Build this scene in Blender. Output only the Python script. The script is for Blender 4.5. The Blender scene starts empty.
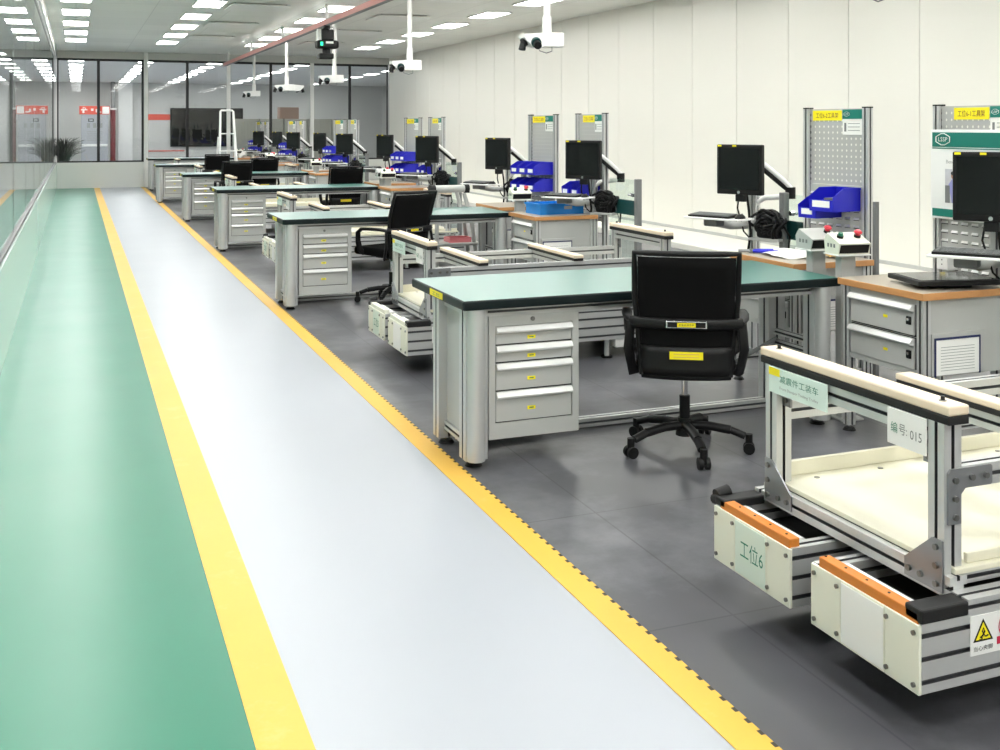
import bpy, bmesh, math, random
from mathutils import Matrix, Vector
random.seed(7)
SC = bpy.context.scene
COL = SC.collection
PI = math.pi

# ------------------------------------------------------------------ materials
def srgb(r, g, b):
    def f(c):
        c /= 255.0
        return c / 12.92 if c <= 0.04045 else ((c + 0.055) / 1.055) ** 2.4
    return (f(r), f(g), f(b), 1.0)

def mat(name, col, rough=0.5, metal=0.0, spec=0.5, noise=0.0, nscale=20.0, coat=0.0, emit=0.0, bump=0.0, rvar=0.0, stretch=None):
    m = bpy.data.materials.new(name)
    m.use_nodes = True
    nt = m.node_tree
    bs = nt.nodes['Principled BSDF']
    bs.inputs['Base Color'].default_value = col
    bs.inputs['Roughness'].default_value = rough
    bs.inputs['Metallic'].default_value = metal
    bs.inputs['Specular IOR Level'].default_value = spec
    bs.inputs['Coat Weight'].default_value = coat
    bs.inputs['Coat Roughness'].default_value = 0.08
    if emit:
        bs.inputs['Emission Color'].default_value = col
        bs.inputs['Emission Strength'].default_value = emit
    if noise or bump or rvar:
        tc = nt.nodes.new('ShaderNodeTexCoord')
        mp = nt.nodes.new('ShaderNodeMapping')
        if stretch: mp.inputs['Scale'].default_value = stretch
        nt.links.new(tc.outputs['Object'], mp.inputs['Vector'])
        nz = nt.nodes.new('ShaderNodeTexNoise')
        nz.inputs['Scale'].default_value = nscale
        nz.inputs['Detail'].default_value = 4
        nt.links.new(mp.outputs['Vector'], nz.inputs['Vector'])
        if noise:
            mr = nt.nodes.new('ShaderNodeMapRange')
            mr.inputs['To Min'].default_value = 1 - noise
            mr.inputs['To Max'].default_value = 1 + noise
            nt.links.new(nz.outputs['Fac'], mr.inputs['Value'])
            mx = nt.nodes.new('ShaderNodeVectorMath'); mx.operation = 'SCALE'
            mx.inputs[0].default_value = col[:3]
            nt.links.new(mr.outputs['Result'], mx.inputs['Scale'])
            nt.links.new(mx.outputs['Vector'], bs.inputs['Base Color'])
        if rvar:
            mr2 = nt.nodes.new('ShaderNodeMapRange')
            mr2.inputs['To Min'].default_value = max(0.02, rough - rvar)
            mr2.inputs['To Max'].default_value = rough + rvar
            nt.links.new(nz.outputs['Fac'], mr2.inputs['Value'])
            nt.links.new(mr2.outputs['Result'], bs.inputs['Roughness'])
        if bump:
            bp = nt.nodes.new('ShaderNodeBump')
            bp.inputs['Strength'].default_value = bump
            bp.inputs['Distance'].default_value = 0.002
            nt.links.new(nz.outputs['Fac'], bp.inputs['Height'])
            nt.links.new(bp.outputs['Normal'], bs.inputs['Normal'])
    return m

M = {}
M['alu'] = mat('aluminium', srgb(205, 206, 206), 0.38, 0.55, noise=0.04, nscale=8, stretch=(1, 1, 1))
M['alu_slot'] = mat('aluminium_slot', srgb(90, 91, 94), 0.5, 0.6)
M['grey'] = mat('grey_paint', srgb(186, 187, 184), 0.45, noise=0.03, nscale=6)
M['grey_dk'] = mat('dark_grey_paint', srgb(120, 122, 122), 0.5, noise=0.04, nscale=6)
M['steel'] = mat('steel_plate', srgb(150, 152, 155), 0.35, 0.7, noise=0.05, nscale=12)
M['chrome'] = mat('chrome', srgb(215, 215, 218), 0.15, 1.0)
M['bolt'] = mat('bolt', srgb(130, 130, 128), 0.3, 0.9)
M['handle'] = mat('handle_metal', srgb(238, 238, 236), 0.28, 0.25)
M['black'] = mat('black_plastic', srgb(12, 12, 13), 0.5, spec=0.35)
M['blackm'] = mat('black_mesh_fabric', srgb(8, 8, 9), 0.85, spec=0.2, noise=0.3, nscale=300)
M['black_gloss'] = mat('black_screen', srgb(10, 12, 14), 0.12)
M['rubber'] = mat('black_rubber', srgb(14, 14, 15), 0.6)
M['deskedge'] = mat('desk_edge', srgb(4, 22, 24), 0.45, spec=0.3)
M['desktop'] = mat('green_desk_mat', srgb(22, 122, 110), 0.29, spec=0.6, coat=1.0, noise=0.05, nscale=3)
_d = M['desktop'].node_tree.nodes['Principled BSDF']; _d.inputs['Coat Roughness'].default_value = 0.29; _d.inputs['Coat IOR'].default_value = 1.45
M['wood'] = mat('beech_edge', srgb(205, 148, 92), 0.45, noise=0.12, nscale=14, stretch=(3, 3, 40))
M['navy'] = mat('navy_frame', srgb(30, 40, 90), 0.5)
M['woodtop'] = mat('worktop_laminate', srgb(176, 166, 150), 0.35, noise=0.04, nscale=10)
M['orange'] = mat('orange_wood_strip', srgb(206, 122, 40), 0.5, noise=0.12, nscale=12, stretch=(10, 1, 10))
M['foam'] = mat('cream_foam', srgb(232, 214, 190), 0.7, noise=0.02, nscale=25)
M['panel'] = mat('cream_panel', srgb(233, 233, 218), 0.5, noise=0.02, nscale=4)
M['deck'] = mat('cream_deck', srgb(228, 224, 203), 0.34, noise=0.03, nscale=3)
M['white'] = mat('white_paint', srgb(240, 240, 238), 0.4)
M['paper'] = mat('paper', srgb(244, 244, 240), 0.7)
M['mint'] = mat('mint_label', srgb(216, 234, 226), 0.5)
M['mint_pale'] = mat('pale_mint_label', srgb(222, 234, 222), 0.5)
M['yellow'] = mat('yellow_label', srgb(250, 232, 20), 0.5)
M['green_ink'] = mat('green_ink', srgb(35, 125, 100), 0.6)
M['dark_ink'] = mat('dark_ink', srgb(40, 44, 44), 0.6)
M['grey_ink'] = mat('grey_ink', srgb(150, 152, 152), 0.6)
M['red_ink'] = mat('red_ink', srgb(200, 30, 70), 0.6)
M['teal'] = mat('teal_print', srgb(0, 118, 104), 0.45)
M['teal_band'] = mat('teal_film', srgb(16, 66, 66), 0.4)
M['bin'] = mat('blue_bin_plastic', srgb(28, 30, 190), 0.35)
M['crate'] = mat('bright_blue_plastic', srgb(24, 130, 215), 0.4)
M['rose'] = mat('rose_plastic', srgb(226, 130, 135), 0.45)
M['red'] = mat('red_button', srgb(215, 50, 65), 0.35)
M['gbtn'] = mat('green_button', srgb(30, 110, 85), 0.35)
M['pinkrail'] = mat('pink_rail', srgb(238, 168, 164), 0.5)
M['banner'] = mat('banner_red', srgb(226, 84, 66), 0.5)
M['kiosk'] = mat('kiosk_grey', srgb(172, 174, 180), 0.5)
M['hydrant'] = mat('dark_red_pipe', srgb(120, 35, 45), 0.45)
M['leaf'] = mat('leaf', srgb(16, 28, 20), 0.7, noise=0.3, nscale=9)
M['ply'] = mat('brown_box', srgb(150, 120, 105), 0.6, noise=0.06, nscale=5)
M['cloth'] = mat('white_cloth', srgb(236, 234, 228), 0.8)
M['tan'] = mat('tan_cloth', srgb(214, 180, 120), 0.8)
M['mullion'] = mat('black_mullion', srgb(24, 25, 27), 0.4)
M['wallw'] = mat('cream_wall_panel', srgb(236, 235, 226), 0.32, noise=0.012, nscale=1.2)
M['joint'] = mat('wall_joint', srgb(176, 176, 176), 0.3, 0.4)
M['dado'] = mat('white_dado', srgb(232, 234, 230), 0.16)
M['farwall'] = mat('far_room_wall', srgb(205, 205, 202), 0.6, noise=0.02, nscale=1)
M['farcab'] = mat('far_cabinet', srgb(164, 162, 152), 0.5)
M['skin'] = mat('printed_skin', srgb(170, 120, 100), 0.6)
M['lilac'] = mat('printed_shirt', srgb(150, 150, 205), 0.6)
M['photo_bg'] = mat('printed_photo', srgb(196, 196, 202), 0.5, noise=0.15, nscale=30)
M['light'] = mat('led_diffuser', srgb(255, 255, 252), 0.5, emit=9.0)
M['green_led'] = mat('green_led', srgb(30, 220, 150), 0.5, emit=1.0)

def glass_mat(name, tint, ior=1.5, rough=0.0):
    m = bpy.data.materials.new(name); m.use_nodes = True
    nt = m.node_tree; nt.nodes.clear()
    out = nt.nodes.new('ShaderNodeOutputMaterial')
    tr = nt.nodes.new('ShaderNodeBsdfTransparent'); tr.inputs['Color'].default_value = tint
    gl = nt.nodes.new('ShaderNodeBsdfGlossy'); gl.inputs['Roughness'].default_value = rough
    fr = nt.nodes.new('ShaderNodeFresnel'); fr.inputs['IOR'].default_value = ior
    ge = nt.nodes.new('ShaderNodeNewGeometry')
    mu = nt.nodes.new('ShaderNodeMath'); mu.operation = 'SUBTRACT'; mu.use_clamp = True
    nt.links.new(fr.outputs['Fac'], mu.inputs[0]); nt.links.new(ge.outputs['Backfacing'], mu.inputs[1])
    mx = nt.nodes.new('ShaderNodeMixShader')
    nt.links.new(mu.outputs[0], mx.inputs['Fac'])
    nt.links.new(tr.outputs[0], mx.inputs[1]); nt.links.new(gl.outputs[0], mx.inputs[2])
    nt.links.new(mx.outputs[0], out.inputs['Surface'])
    return m
M['glass'] = glass_mat('partition_glass', (0.86, 0.88, 0.88, 1), 1.6)
M['glass_side'] = glass_mat('side_glass', (0.9, 0.94, 0.92, 1), 1.7)
M['glass_clear'] = glass_mat('screen_glass', (0.9, 0.95, 0.93, 1), 1.45)

def perforated(name, col, pitch, rad):
    m = mat(name, col, 0.45, 0.2)
    nt = m.node_tree; bs = nt.nodes['Principled BSDF']; out = nt.nodes['Material Output']
    tc = nt.nodes.new('ShaderNodeTexCoord')
    sp = nt.nodes.new('ShaderNodeSeparateXYZ'); nt.links.new(tc.outputs['Object'], sp.inputs[0])
    d = []
    for ax in ('Y', 'Z'):
        a = nt.nodes.new('ShaderNodeMath'); a.operation = 'PINGPONG'; a.inputs[1].default_value = pitch / 2
        nt.links.new(sp.outputs[ax], a.inputs[0])
        p = nt.nodes.new('ShaderNodeMath'); p.operation = 'POWER'; p.inputs[1].default_value = 2
        nt.links.new(a.outputs[0], p.inputs[0]); d.append(p)
    s = nt.nodes.new('ShaderNodeMath'); s.operation = 'ADD'
    nt.links.new(d[0].outputs[0], s.inputs[0]); nt.links.new(d[1].outputs[0], s.inputs[1])
    lt = nt.nodes.new('ShaderNodeMath'); lt.operation = 'LESS_THAN'; lt.inputs[1].default_value = rad * rad
    nt.links.new(s.outputs[0], lt.inputs[0])
    tr = nt.nodes.new('ShaderNodeBsdfTransparent'); mx = nt.nodes.new('ShaderNodeMixShader')
    nt.links.new(lt.outputs[0], mx.inputs['Fac']); nt.links.new(bs.outputs[0], mx.inputs[1])
    nt.links.new(tr.outputs[0], mx.inputs[2]); nt.links.new(mx.outputs[0], out.inputs['Surface'])
    return m
M['peg'] = perforated('perforated_steel', srgb(188, 188, 186), 0.038, 0.0085)

def floor_mat(name, col, rough, noise, scale, spec=0.5, coat=0.0, blot=None, tile=None):
    m = bpy.data.materials.new(name); m.use_nodes = True
    nt = m.node_tree; bs = nt.nodes['Principled BSDF']
    bs.inputs['Specular IOR Level'].default_value = spec
    bs.inputs['Coat Weight'].default_value = coat
    bs.inputs['Coat Roughness'].default_value = 0.1
    tc = nt.nodes.new('ShaderNodeTexCoord')
    n1 = nt.nodes.new('ShaderNodeTexNoise'); n1.inputs['Scale'].default_value = scale; n1.inputs['Detail'].default_value = 6
    nt.links.new(tc.outputs['Object'], n1.inputs['Vector'])
    r = nt.nodes.new('ShaderNodeMapRange'); r.inputs['To Min'].default_value = 1 - noise; r.inputs['To Max'].default_value = 1 + noise
    nt.links.new(n1.outputs['Fac'], r.inputs['Value'])
    sc = nt.nodes.new('ShaderNodeVectorMath'); sc.operation = 'SCALE'; sc.inputs[0].default_value = col[:3]
    nt.links.new(r.outputs['Result'], sc.inputs['Scale'])
    last = sc.outputs['Vector']
    if blot:
        n2 = nt.nodes.new('ShaderNodeTexNoise'); n2.inputs['Scale'].default_value = blot[0]; n2.inputs['Detail'].default_value = 8
        n2.inputs['Roughness'].default_value = 0.65
        nt.links.new(tc.outputs['Object'], n2.inputs['Vector'])
        r2 = nt.nodes.new('ShaderNodeMapRange'); r2.inputs['From Min'].default_value = blot[1]; r2.inputs['From Max'].default_value = blot[2]
        r2.inputs['To Max'].default_value = blot[4]
        nt.links.new(n2.outputs['Fac'], r2.inputs['Value'])
        mx = nt.nodes.new('ShaderNodeMix'); mx.data_type = 'RGBA'
        nt.links.new(r2.outputs['Result'], mx.inputs['Factor'])
        nt.links.new(last, mx.inputs['A']); mx.inputs['B'].default_value = blot[3]
        last = mx.outputs['Result']
    if tile:
        bk = nt.nodes.new('ShaderNodeTexBrick')
        bk.offset = 0.0; bk.inputs['Scale'].default_value = 1.0
        bk.inputs['Mortar Size'].default_value = tile[1]
        bk.inputs['Brick Width'].default_value = tile[0]; bk.inputs['Row Height'].default_value = tile[0]
        bk.inputs['Color1'].default_value = (1, 1, 1, 1); bk.inputs['Color2'].default_value = (0.9, 0.9, 0.9, 1); bk.inputs['Mortar'].default_value = (tile[2],) * 3 + (1,)
        nt.links.new(tc.outputs['Object'], bk.inputs['Vector'])
        mm = nt.nodes.new('ShaderNodeMix'); mm.data_type = 'RGBA'; mm.blend_type = 'MULTIPLY'; mm.inputs['Factor'].default_value = 1
        nt.links.new(last, mm.inputs['A']); nt.links.new(bk.outputs['Color'], mm.inputs['B'])
        last = mm.outputs['Result']
    nt.links.new(last, bs.inputs['Base Color'])
    n3 = nt.nodes.new('ShaderNodeTexNoise'); n3.inputs['Scale'].default_value = 1.7; n3.inputs['Detail'].default_value = 5
    nt.links.new(tc.outputs['Object'], n3.inputs['Vector'])
    r3 = nt.nodes.new('ShaderNodeMapRange'); r3.inputs['To Min'].default_value = rough; r3.inputs['To Max'].default_value = rough * 1.22
    nt.links.new(n3.outputs['Fac'], r3.inputs['Value']); nt.links.new(r3.outputs['Result'], bs.inputs['Roughness'])
    return m
M['f_green'] = floor_mat('green_epoxy', srgb(44, 126, 101), 0.3, 0.05, 0.8, spec=0.4)
M['f_walk'] = floor_mat('pale_grey_epoxy', srgb(172, 176, 184), 0.3, 0.02, 0.9)
M['f_dark'] = floor_mat('dark_grey_mat', srgb(86, 86, 91), 0.29, 0.2, 2.2, blot=(1.3, 0.47, 0.72, srgb(142, 142, 148), 0.7), tile=(1.0, 0.004, 0.6))
M['f_yellow'] = floor_mat('yellow_line_paint', srgb(232, 182, 70), 0.4, 0.05, 3.0, blot=(5.0, 0.58, 0.7, srgb(232, 194, 110), 0.5))
M['f_tooth'] = mat('mat_edge_dark', srgb(60, 56, 40), 0.6)
M['ceil'] = floor_mat('ceiling_panels', srgb(240, 241, 236), 0.32, 0.02, 0.5, tile=(1.2, 0.006, 0.72))

# ------------------------------------------------------------------ mesh builder
_text_cache = {}
def text_geo(body):
    if body not in _text_cache:
        cu = bpy.data.curves.new('t', 'FONT'); cu.body = body; cu.size = 1.0
        cu.align_x = 'CENTER'; cu.align_y = 'CENTER'; cu.resolution_u = 2
        o = bpy.data.objects.new('t', cu); COL.objects.link(o)
        dg = bpy.context.evaluated_depsgraph_get()
        me = o.evaluated_get(dg).to_mesh()
        vs = [v.co.copy() for v in me.vertices]; fs = [tuple(p.vertices) for p in me.polygons]
        o.evaluated_get(dg).to_mesh_clear()
        bpy.data.objects.remove(o); bpy.data.curves.remove(cu)
        if vs:
            xs = [v.x for v in vs]; ys = [v.y for v in vs]
            cx, cy = (min(xs) + max(xs)) / 2, (min(ys) + max(ys)) / 2
            w, h = max(xs) - min(xs), max(ys) - min(ys)
            vs = [Vector((v.x - cx, v.y - cy, 0)) for v in vs]
        else: w = h = 1
        _text_cache[body] = (vs, fs, w, h)
    return _text_cache[body]

class MB:
    def __init__(s):
        s.v = []; s.f = []; s.m = []; s.sm = []; s.mats = []; s.M = Matrix.Identity(4)
    def mi(s, m):
        if m not in s.mats: s.mats.append(m)
        return s.mats.index(m)
    def add(s, vs, fs, m, smooth=False, ms=None):
        b = len(s.v)
        s.v += [tuple(s.M @ Vector(v)) for v in vs]
        k = s.mi(m)
        for i, f in enumerate(fs):
            s.f.append(tuple(b + j for j in f)); s.m.append(s.mi(ms[i]) if ms else k); s.sm.append(smooth)
    def box(s, x0, x1, y0, y1, z0, z1, m='grey', bev=0.0, top=None, seg=2):
        vs = [(x0, y0, z0), (x1, y0, z0), (x1, y1, z0), (x0, y1, z0), (x0, y0, z1), (x1, y0, z1), (x1, y1, z1), (x0, y1, z1)]
        fs = [(0, 3, 2, 1), (4, 5, 6, 7), (0, 1, 5, 4), (1, 2, 6, 5), (2, 3, 7, 6), (3, 0, 4, 7)]
        if bev <= 0:
            s.add(vs, fs, m, ms=[m, top or m, m, m, m, m]); return
        bm = bmesh.new()
        bv = [bm.verts.new(v) for v in vs]
        for f in fs: bm.faces.new([bv[i] for i in f])
        bmesh.ops.bevel(bm, geom=list(bm.edges), offset=bev, segments=seg, affect='EDGES', profile=0.5)
        bm.normal_update(); bm.verts.index_update()
        ms = [(top if (top and f.normal.z > 0.95) else m) for f in bm.faces]
        s.add([v.co.copy() for v in bm.verts], [tuple(v.index for v in f.verts) for f in bm.faces], m, False, ms)
        bm.free()
    def cbox(s, c, d, m='grey', bev=0.0, top=None):
        s.box(c[0] - d[0] / 2, c[0] + d[0] / 2, c[1] - d[1] / 2, c[1] + d[1] / 2, c[2] - d[2] / 2, c[2] + d[2] / 2, m, bev, top)
    def cyl(s, p0, p1, r0, m='black', r1=None, n=16, caps=True):
        p0, p1 = Vector(p0), Vector(p1); r1 = r0 if r1 is None else r1
        d = (p1 - p0).normalized(); a = d.orthogonal().normalized(); b = d.cross(a)
        vs = []
        for p, r in ((p0, r0), (p1, r1)):
            for i in range(n):
                t = 2 * PI * i / n
                vs.append(p + a * (r * math.cos(t)) + b * (r * math.sin(t)))
        s.add(vs, [(i, (i + 1) % n, n + (i + 1) % n, n + i) for i in range(n)], m, True)
        if caps:
            s.add(vs[:n], [tuple(reversed(range(n)))], m); s.add(vs[n:], [tuple(range(n))], m)
    def tube(s, pts, r, m='black', n=8, ry=None):
        pts = [Vector(p) for p in pts]; rings = []; ry = ry or r
        up = None
        for i, p in enumerate(pts):
            t = (pts[min(i + 1, len(pts) - 1)] - pts[max(i - 1, 0)])
            t = t.normalized() if t.length > 1e-6 else Vector((0, 0, 1))
            if up is None: up = t.orthogonal().normalized() if abs(t.z) > 0.95 else (Vector((0, 0, 1)) - t * t.z).normalized()
            else: up = (up - t * up.dot(t)).normalized()
            b = t.cross(up)
            rings.append([p + up * (ry * math.cos(2 * PI * j / n)) + b * (r * math.sin(2 * PI * j / n)) for j in range(n)])
        vs = [v for q in rings for v in q]; fs = []
        for i in range(len(pts) - 1):
            for j in range(n):
                fs.append((i * n + j, i * n + (j + 1) % n, (i + 1) * n + (j + 1) % n, (i + 1) * n + j))
        s.add(vs, fs, m, True)
        s.add(rings[0], [tuple(range(n))], m); s.add(rings[-1], [tuple(reversed(range(n)))], m)
    def prism(s, poly, ax, a, b, m='grey', fm=None):
        # poly 2D in the plane of the two other axes (in x,y,z order), extruded along ax from a to b
        n = len(poly)
        def P(p, t):
            return {'x': (t, p[0], p[1]), 'y': (p[0], t, p[1]), 'z': (p[0], p[1], t)}[ax]
        vs = [P(p, a) for p in poly] + [P(p, b) for p in poly]
        fs = [(i, (i + 1) % n, n + (i + 1) % n, n + i) for i in range(n)] + [tuple(reversed(range(n))), tuple(range(n, 2 * n))]
        ms = [(fm[i] if fm and fm[i] else m) for i in range(n)] + [m, m]
        s.add(vs, fs, m, ms=ms)
    def extr(s, x0, x1, y0, y1, z0, z1, ax, m='alu', n1=1, n2=1, sw=0.011, dp=0.012):
        # slotted aluminium extrusion along ax; n1/n2 grooves on the faces along first/second cross axis
        c = {'x': (y0, y1, z0, z1, x0, x1), 'y': (x0, x1, z0, z1, y0, y1), 'z': (x0, x1, y0, y1, z0, z1)}[ax]
        a0, a1, b0, b1, t0, t1 = c
        poly = []; fm = []
        def edge(p0, p1, n):
            (ax0, bx0), (ax1, bx1) = p0, p1
            L = math.hypot(ax1 - ax0, bx1 - bx0); dx, dy = (ax1 - ax0) / L, (bx1 - bx0) / L; nx, ny = -dy, dx
            poly.append(p0); fm.append(None)
            for i in range(n):
                t = L * (i + 0.5) / n; w = min(sw, L / n * 0.5) / 2
                q = lambda tt, dd: (ax0 + dx * tt + nx * dd, bx0 + dy * tt + ny * dd)
                poly.extend([q(t - w, 0), q(t - w, dp), q(t + w, dp), q(t + w, 0)])
                fm.extend(['alu_slot', 'alu_slot', 'alu_slot', None])
        edge((a0, b0), (a1, b0), n1); edge((a1, b0), (a1, b1), n2); edge((a1, b1), (a0, b1), n1); edge((a0, b1), (a0, b0), n2)
        s.prism(poly, ax, t0, t1, m, fm)
    def text(s, body, o, right, up, height=None, width=None, m='dark_ink'):
        vs, fs, w, h = text_geo(body)
        if not vs: return
        r, u = Vector(right).normalized(), Vector(up).normalized(); o = Vector(o)
        ky = height / h if height else width / w
        kx = width / w if width else ky
        s.add([o + r * (v.x * kx) + u * (v.y * ky) for v in vs], fs, m)
    def build(s, name, parent=None, loc=None, rz=0.0):
        me = bpy.data.meshes.new(name)
        me.from_pydata(s.v, [], s.f)
        for k in s.mats: me.materials.append(M[k])
        me.polygons.foreach_set('material_index', s.m)
        me.polygons.foreach_set('use_smooth', s.sm)
        me.update()
        o = bpy.data.objects.new(name, me); COL.objects.link(o)
        if parent: o.parent = parent
        if loc: o.location = loc
        if rz: o.rotation_euler.z = rz
        return o

def tag(o, label, cat, group=None):
    o['label'] = label; o['category'] = cat
    if group: o['group'] = group
    return o
def thing(name, label, cat, loc=(0, 0, 0), rz=0.0, group=None):
    o = bpy.data.objects.new(name, None); COL.objects.link(o)
    o.empty_display_size = 0.1
    o.location = loc; o.rotation_euler.z = rz
    return tag(o, label, cat, group)
def struct(name, mb, parent=None, loc=None):
    o = mb.build(name, parent, loc)
    if not parent: o['kind'] = 'structure'
    return o
def dup(root, loc, rz=None, label=None, group=None):
    r = root.copy(); COL.objects.link(r); r.location = loc
    if rz is not None: r.rotation_euler.z = rz
    if label: r['label'] = label
    if group: r['group'] = group
    for ch in list(root.children):
        c = ch.copy(); COL.objects.link(c); c.parent = r
        for g in list(ch.children):
            d = g.copy(); COL.objects.link(d); d.parent = c
    return r
ORD = ['first', 'second', 'third', 'fourth', 'fifth', 'sixth', 'seventh', 'eighth', 'ninth', 'tenth', 'eleventh', 'twelfth', 'thirteenth', 'fourteenth', 'fifteenth', 'sixteenth']
NST = 6                      # workstations along the hall
P = 4.66                     # pitch of the workstations
def fromend(k): return ORD[NST - 1 - k] if k < NST - 1 else 'nearest'
def station(k): return ORD[NST - 1 - k] + ' bench from the end glass'

# ------------------------------------------------------------------ camera
F = 1077.0; SA, CA = math.sin(math.atan2(424, F)), math.cos(math.atan2(424, F))
H = 1.6
cam = bpy.data.cameras.new('camera'); cam.sensor_width = 36; cam.lens = 36 * F / 1000; cam.shift_y = -0.249
cam.clip_start = 0.05; cam.clip_end = 200
co = bpy.data.objects.new('camera', cam); COL.objects.link(co)
co.location = (0, 0, H); co.rotation_euler = (PI / 2, 0, -math.atan2(424, F))
SC.camera = co
def XU(u, Y):
    c = (u - 500) / F
    return Y * (SA + c * CA) / (CA - c * SA)

# ------------------------------------------------------------------ room shell
XL, XR, YB, HC = -0.45, 8.3, 29.7, 3.53
YF, YN = -5.0, 51.0
b = MB()
b.box(XL - 0.02, 0.43, YF, YB, -0.1, 0, 'f_green'); b.box(0.43, 1.60, YF, YB, -0.1, 0, 'f_walk')
b.box(1.60, XR + 0.1, YF, YB, -0.1, 0, 'f_dark'); b.box(-8, 14, YB, YN, -0.1, 0, 'f_walk'); b.box(-3.2, XL - 0.02, YF, YB, -0.1, 0, 'f_walk')
struct('floor', b)
b = MB(); b.box(0.43, 0.572, YF, YB - 0.02, -0.005, 0.002, 'f_yellow'); struct('trim_1', b)
b = MB(); b.box(1.575, 1.672, YF, YB - 0.02, -0.005, 0.003, 'f_yellow')
y = 0.3
while y < YB - 0.1:
    b.box(1.672, 1.684, y, y + 0.036, -0.005, 0.003, 'f_yellow'); b.box(1.672, 1.684, y + 0.036, y + 0.06, -0.005, 0.0025, 'f_tooth')
    y += 0.06
struct('trim_2', b)
b = MB(); b.box(-3.2, XR + 0.15, YF, YB + 0.1, HC, HC + 0.1, 'ceil'); struct('ceiling', b)
b = MB(); b.box(-8, 14, YB + 0.1, YN, HC, HC + 0.1, 'farwall'); struct('ceiling_beyond', b)
# right wall: panels with real joints
b = MB(); b.box(XR + 0.012, XR + 0.1, YF, YB + 0.1, 0, HC, 'joint')
y = 13.49 - 1.13 * 17
while y < YB:
    b.box(XR, XR + 0.02, max(y + 0.006, YF), min(y + 1.124, YB), 0.0, HC, 'wallw'); y += 1.13
struct('wall_right', b)
b = MB(); b.box(XR - 0.02, XR + 0.001, YF, YB, 0, 0.12, 'grey', 0.004); b.box(XR - 1.0, XR + 0.001, YF, YB - 0.2, 0, 0.08, 'wallw', 0.01); struct('baseboard_right', b)
b = MB(); b.box(-3.2, XR + 0.1, YF - 0.1, YF, 0, HC, 'wallw'); struct('wall_front', b)
# left glass wall: glossy dado, glass, slim joints
M['dado_side'] = mat('glossy_side_dado', srgb(196, 214, 206), 0.14, spec=1.0)  # white dado with the floor's green reflection tinted into its colour
b = MB(); b.box(XL - 0.08, XL, YF, YB, 0, 0.67, 'dado_side'); b.box(XL - 0.08, XL, YF, YB, 3.3, HC, 'dado'); struct('wall_left', b)
b = MB(); b.box(XL - 0.06, XL - 0.02, YF, YB, 0.67, 0.69, 'mullion'); b.box(XL - 0.06, XL - 0.03, YF, YB, 3.27, 3.3, 'grey')
y = 29.2
while y > YF:
    b.box(XL - 0.051, XL - 0.039, y - 0.002, y + 0.002, 0.69, 3.27, 'joint'); y -= 2.4
w = struct('window_1', b)
b = MB(); b.box(XL - 0.05, XL - 0.04, YF, YB, 0.69, 3.27, 'glass_side'); b.build('pane', w)
b = MB(); b.box(-3.3, -3.2, YF, YN, 0, HC, 'farwall'); struct('wall_corridor', b)
# end wall: dado, header, window bays
b = MB(); b.box(XL - 0.08, XR + 0.1, YB, YB + 0.1, 0, 0.66, 'dado'); b.box(XL - 0.08, XR + 0.1, YB, YB + 0.1, 3.34, HC, 'farwall'); struct('wall_back', b)
us = [55, 98.5, 143, 187.5, 228.5, 271, 312, 350, 386.5]
xs = [XU(u, YB) for u in us]; xs[0] = XL; xs[-1] = XR - 0.03
for i in range(len(xs) - 1):
    b = MB(); x0, x1 = xs[i], xs[i + 1]; t = 0.035
    wm = 'white' if i in (3, 5) else 'mullion'
    b.box(x0, x0 + t, YB + 0.02, YB + 0.08, 0.66, 3.34, 'mullion'); b.box(x1 - t, x1, YB + 0.02, YB + 0.08, 0.66, 3.34, 'mullion')
    if wm == 'white': b.box(x1 - 0.05, x1 + 0.05, YB - 0.03, YB + 0.02, 0.66, 3.34, 'white', 0.006)
    b.box(x0 + t, x1 - t, YB + 0.02, YB + 0.08, 0.66, 0.70, 'mullion'); b.box(x0 + t, x1 - t, YB + 0.02, YB + 0.08, 3.28, 3.34, 'mullion')
    w = struct('window_%d' % (i + 2), b)
    b = MB(); b.box(x0 + t, x1 - t, YB + 0.045, YB + 0.055, 0.70, 3.28, 'glass'); b.build('pane', w)
xc = XU(146, YB - 0.1)
b = MB(); b.box(xc - 0.05, xc + 0.05, YB - 0.14, YB - 0.002, 0, HC, 'white', 0.01); struct('trim_3', b)
# the hall beyond the glass
b = MB(); b.box(-8, 14, YN, YN + 0.1, 0, HC, 'farwall'); b.box(1.75, 2.35, YN - 0.25, YN, 0, HC, 'white'); struct('wall_far', b)
b = MB(); b.box(13.9, 14, YB + 0.1, YN, 0, HC, 'farwall'); struct('wall_side_beyond', b)
b = MB(); b.box(XR + 0.1, 14, YB, YB + 0.1, 0, HC, 'farwall'); struct('wall_return', b)
b = MB(); b.box(2.95, 4.0, YN - 0.03, YN - 0.002, 1.87, 2.13, 'banner'); struct('trim_4', b)
b = MB(); b.box(2.95, 4.6, YN - 0.03, YN - 0.002, 0.45, 0.49, 'banner'); struct('trim_5', b)

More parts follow.
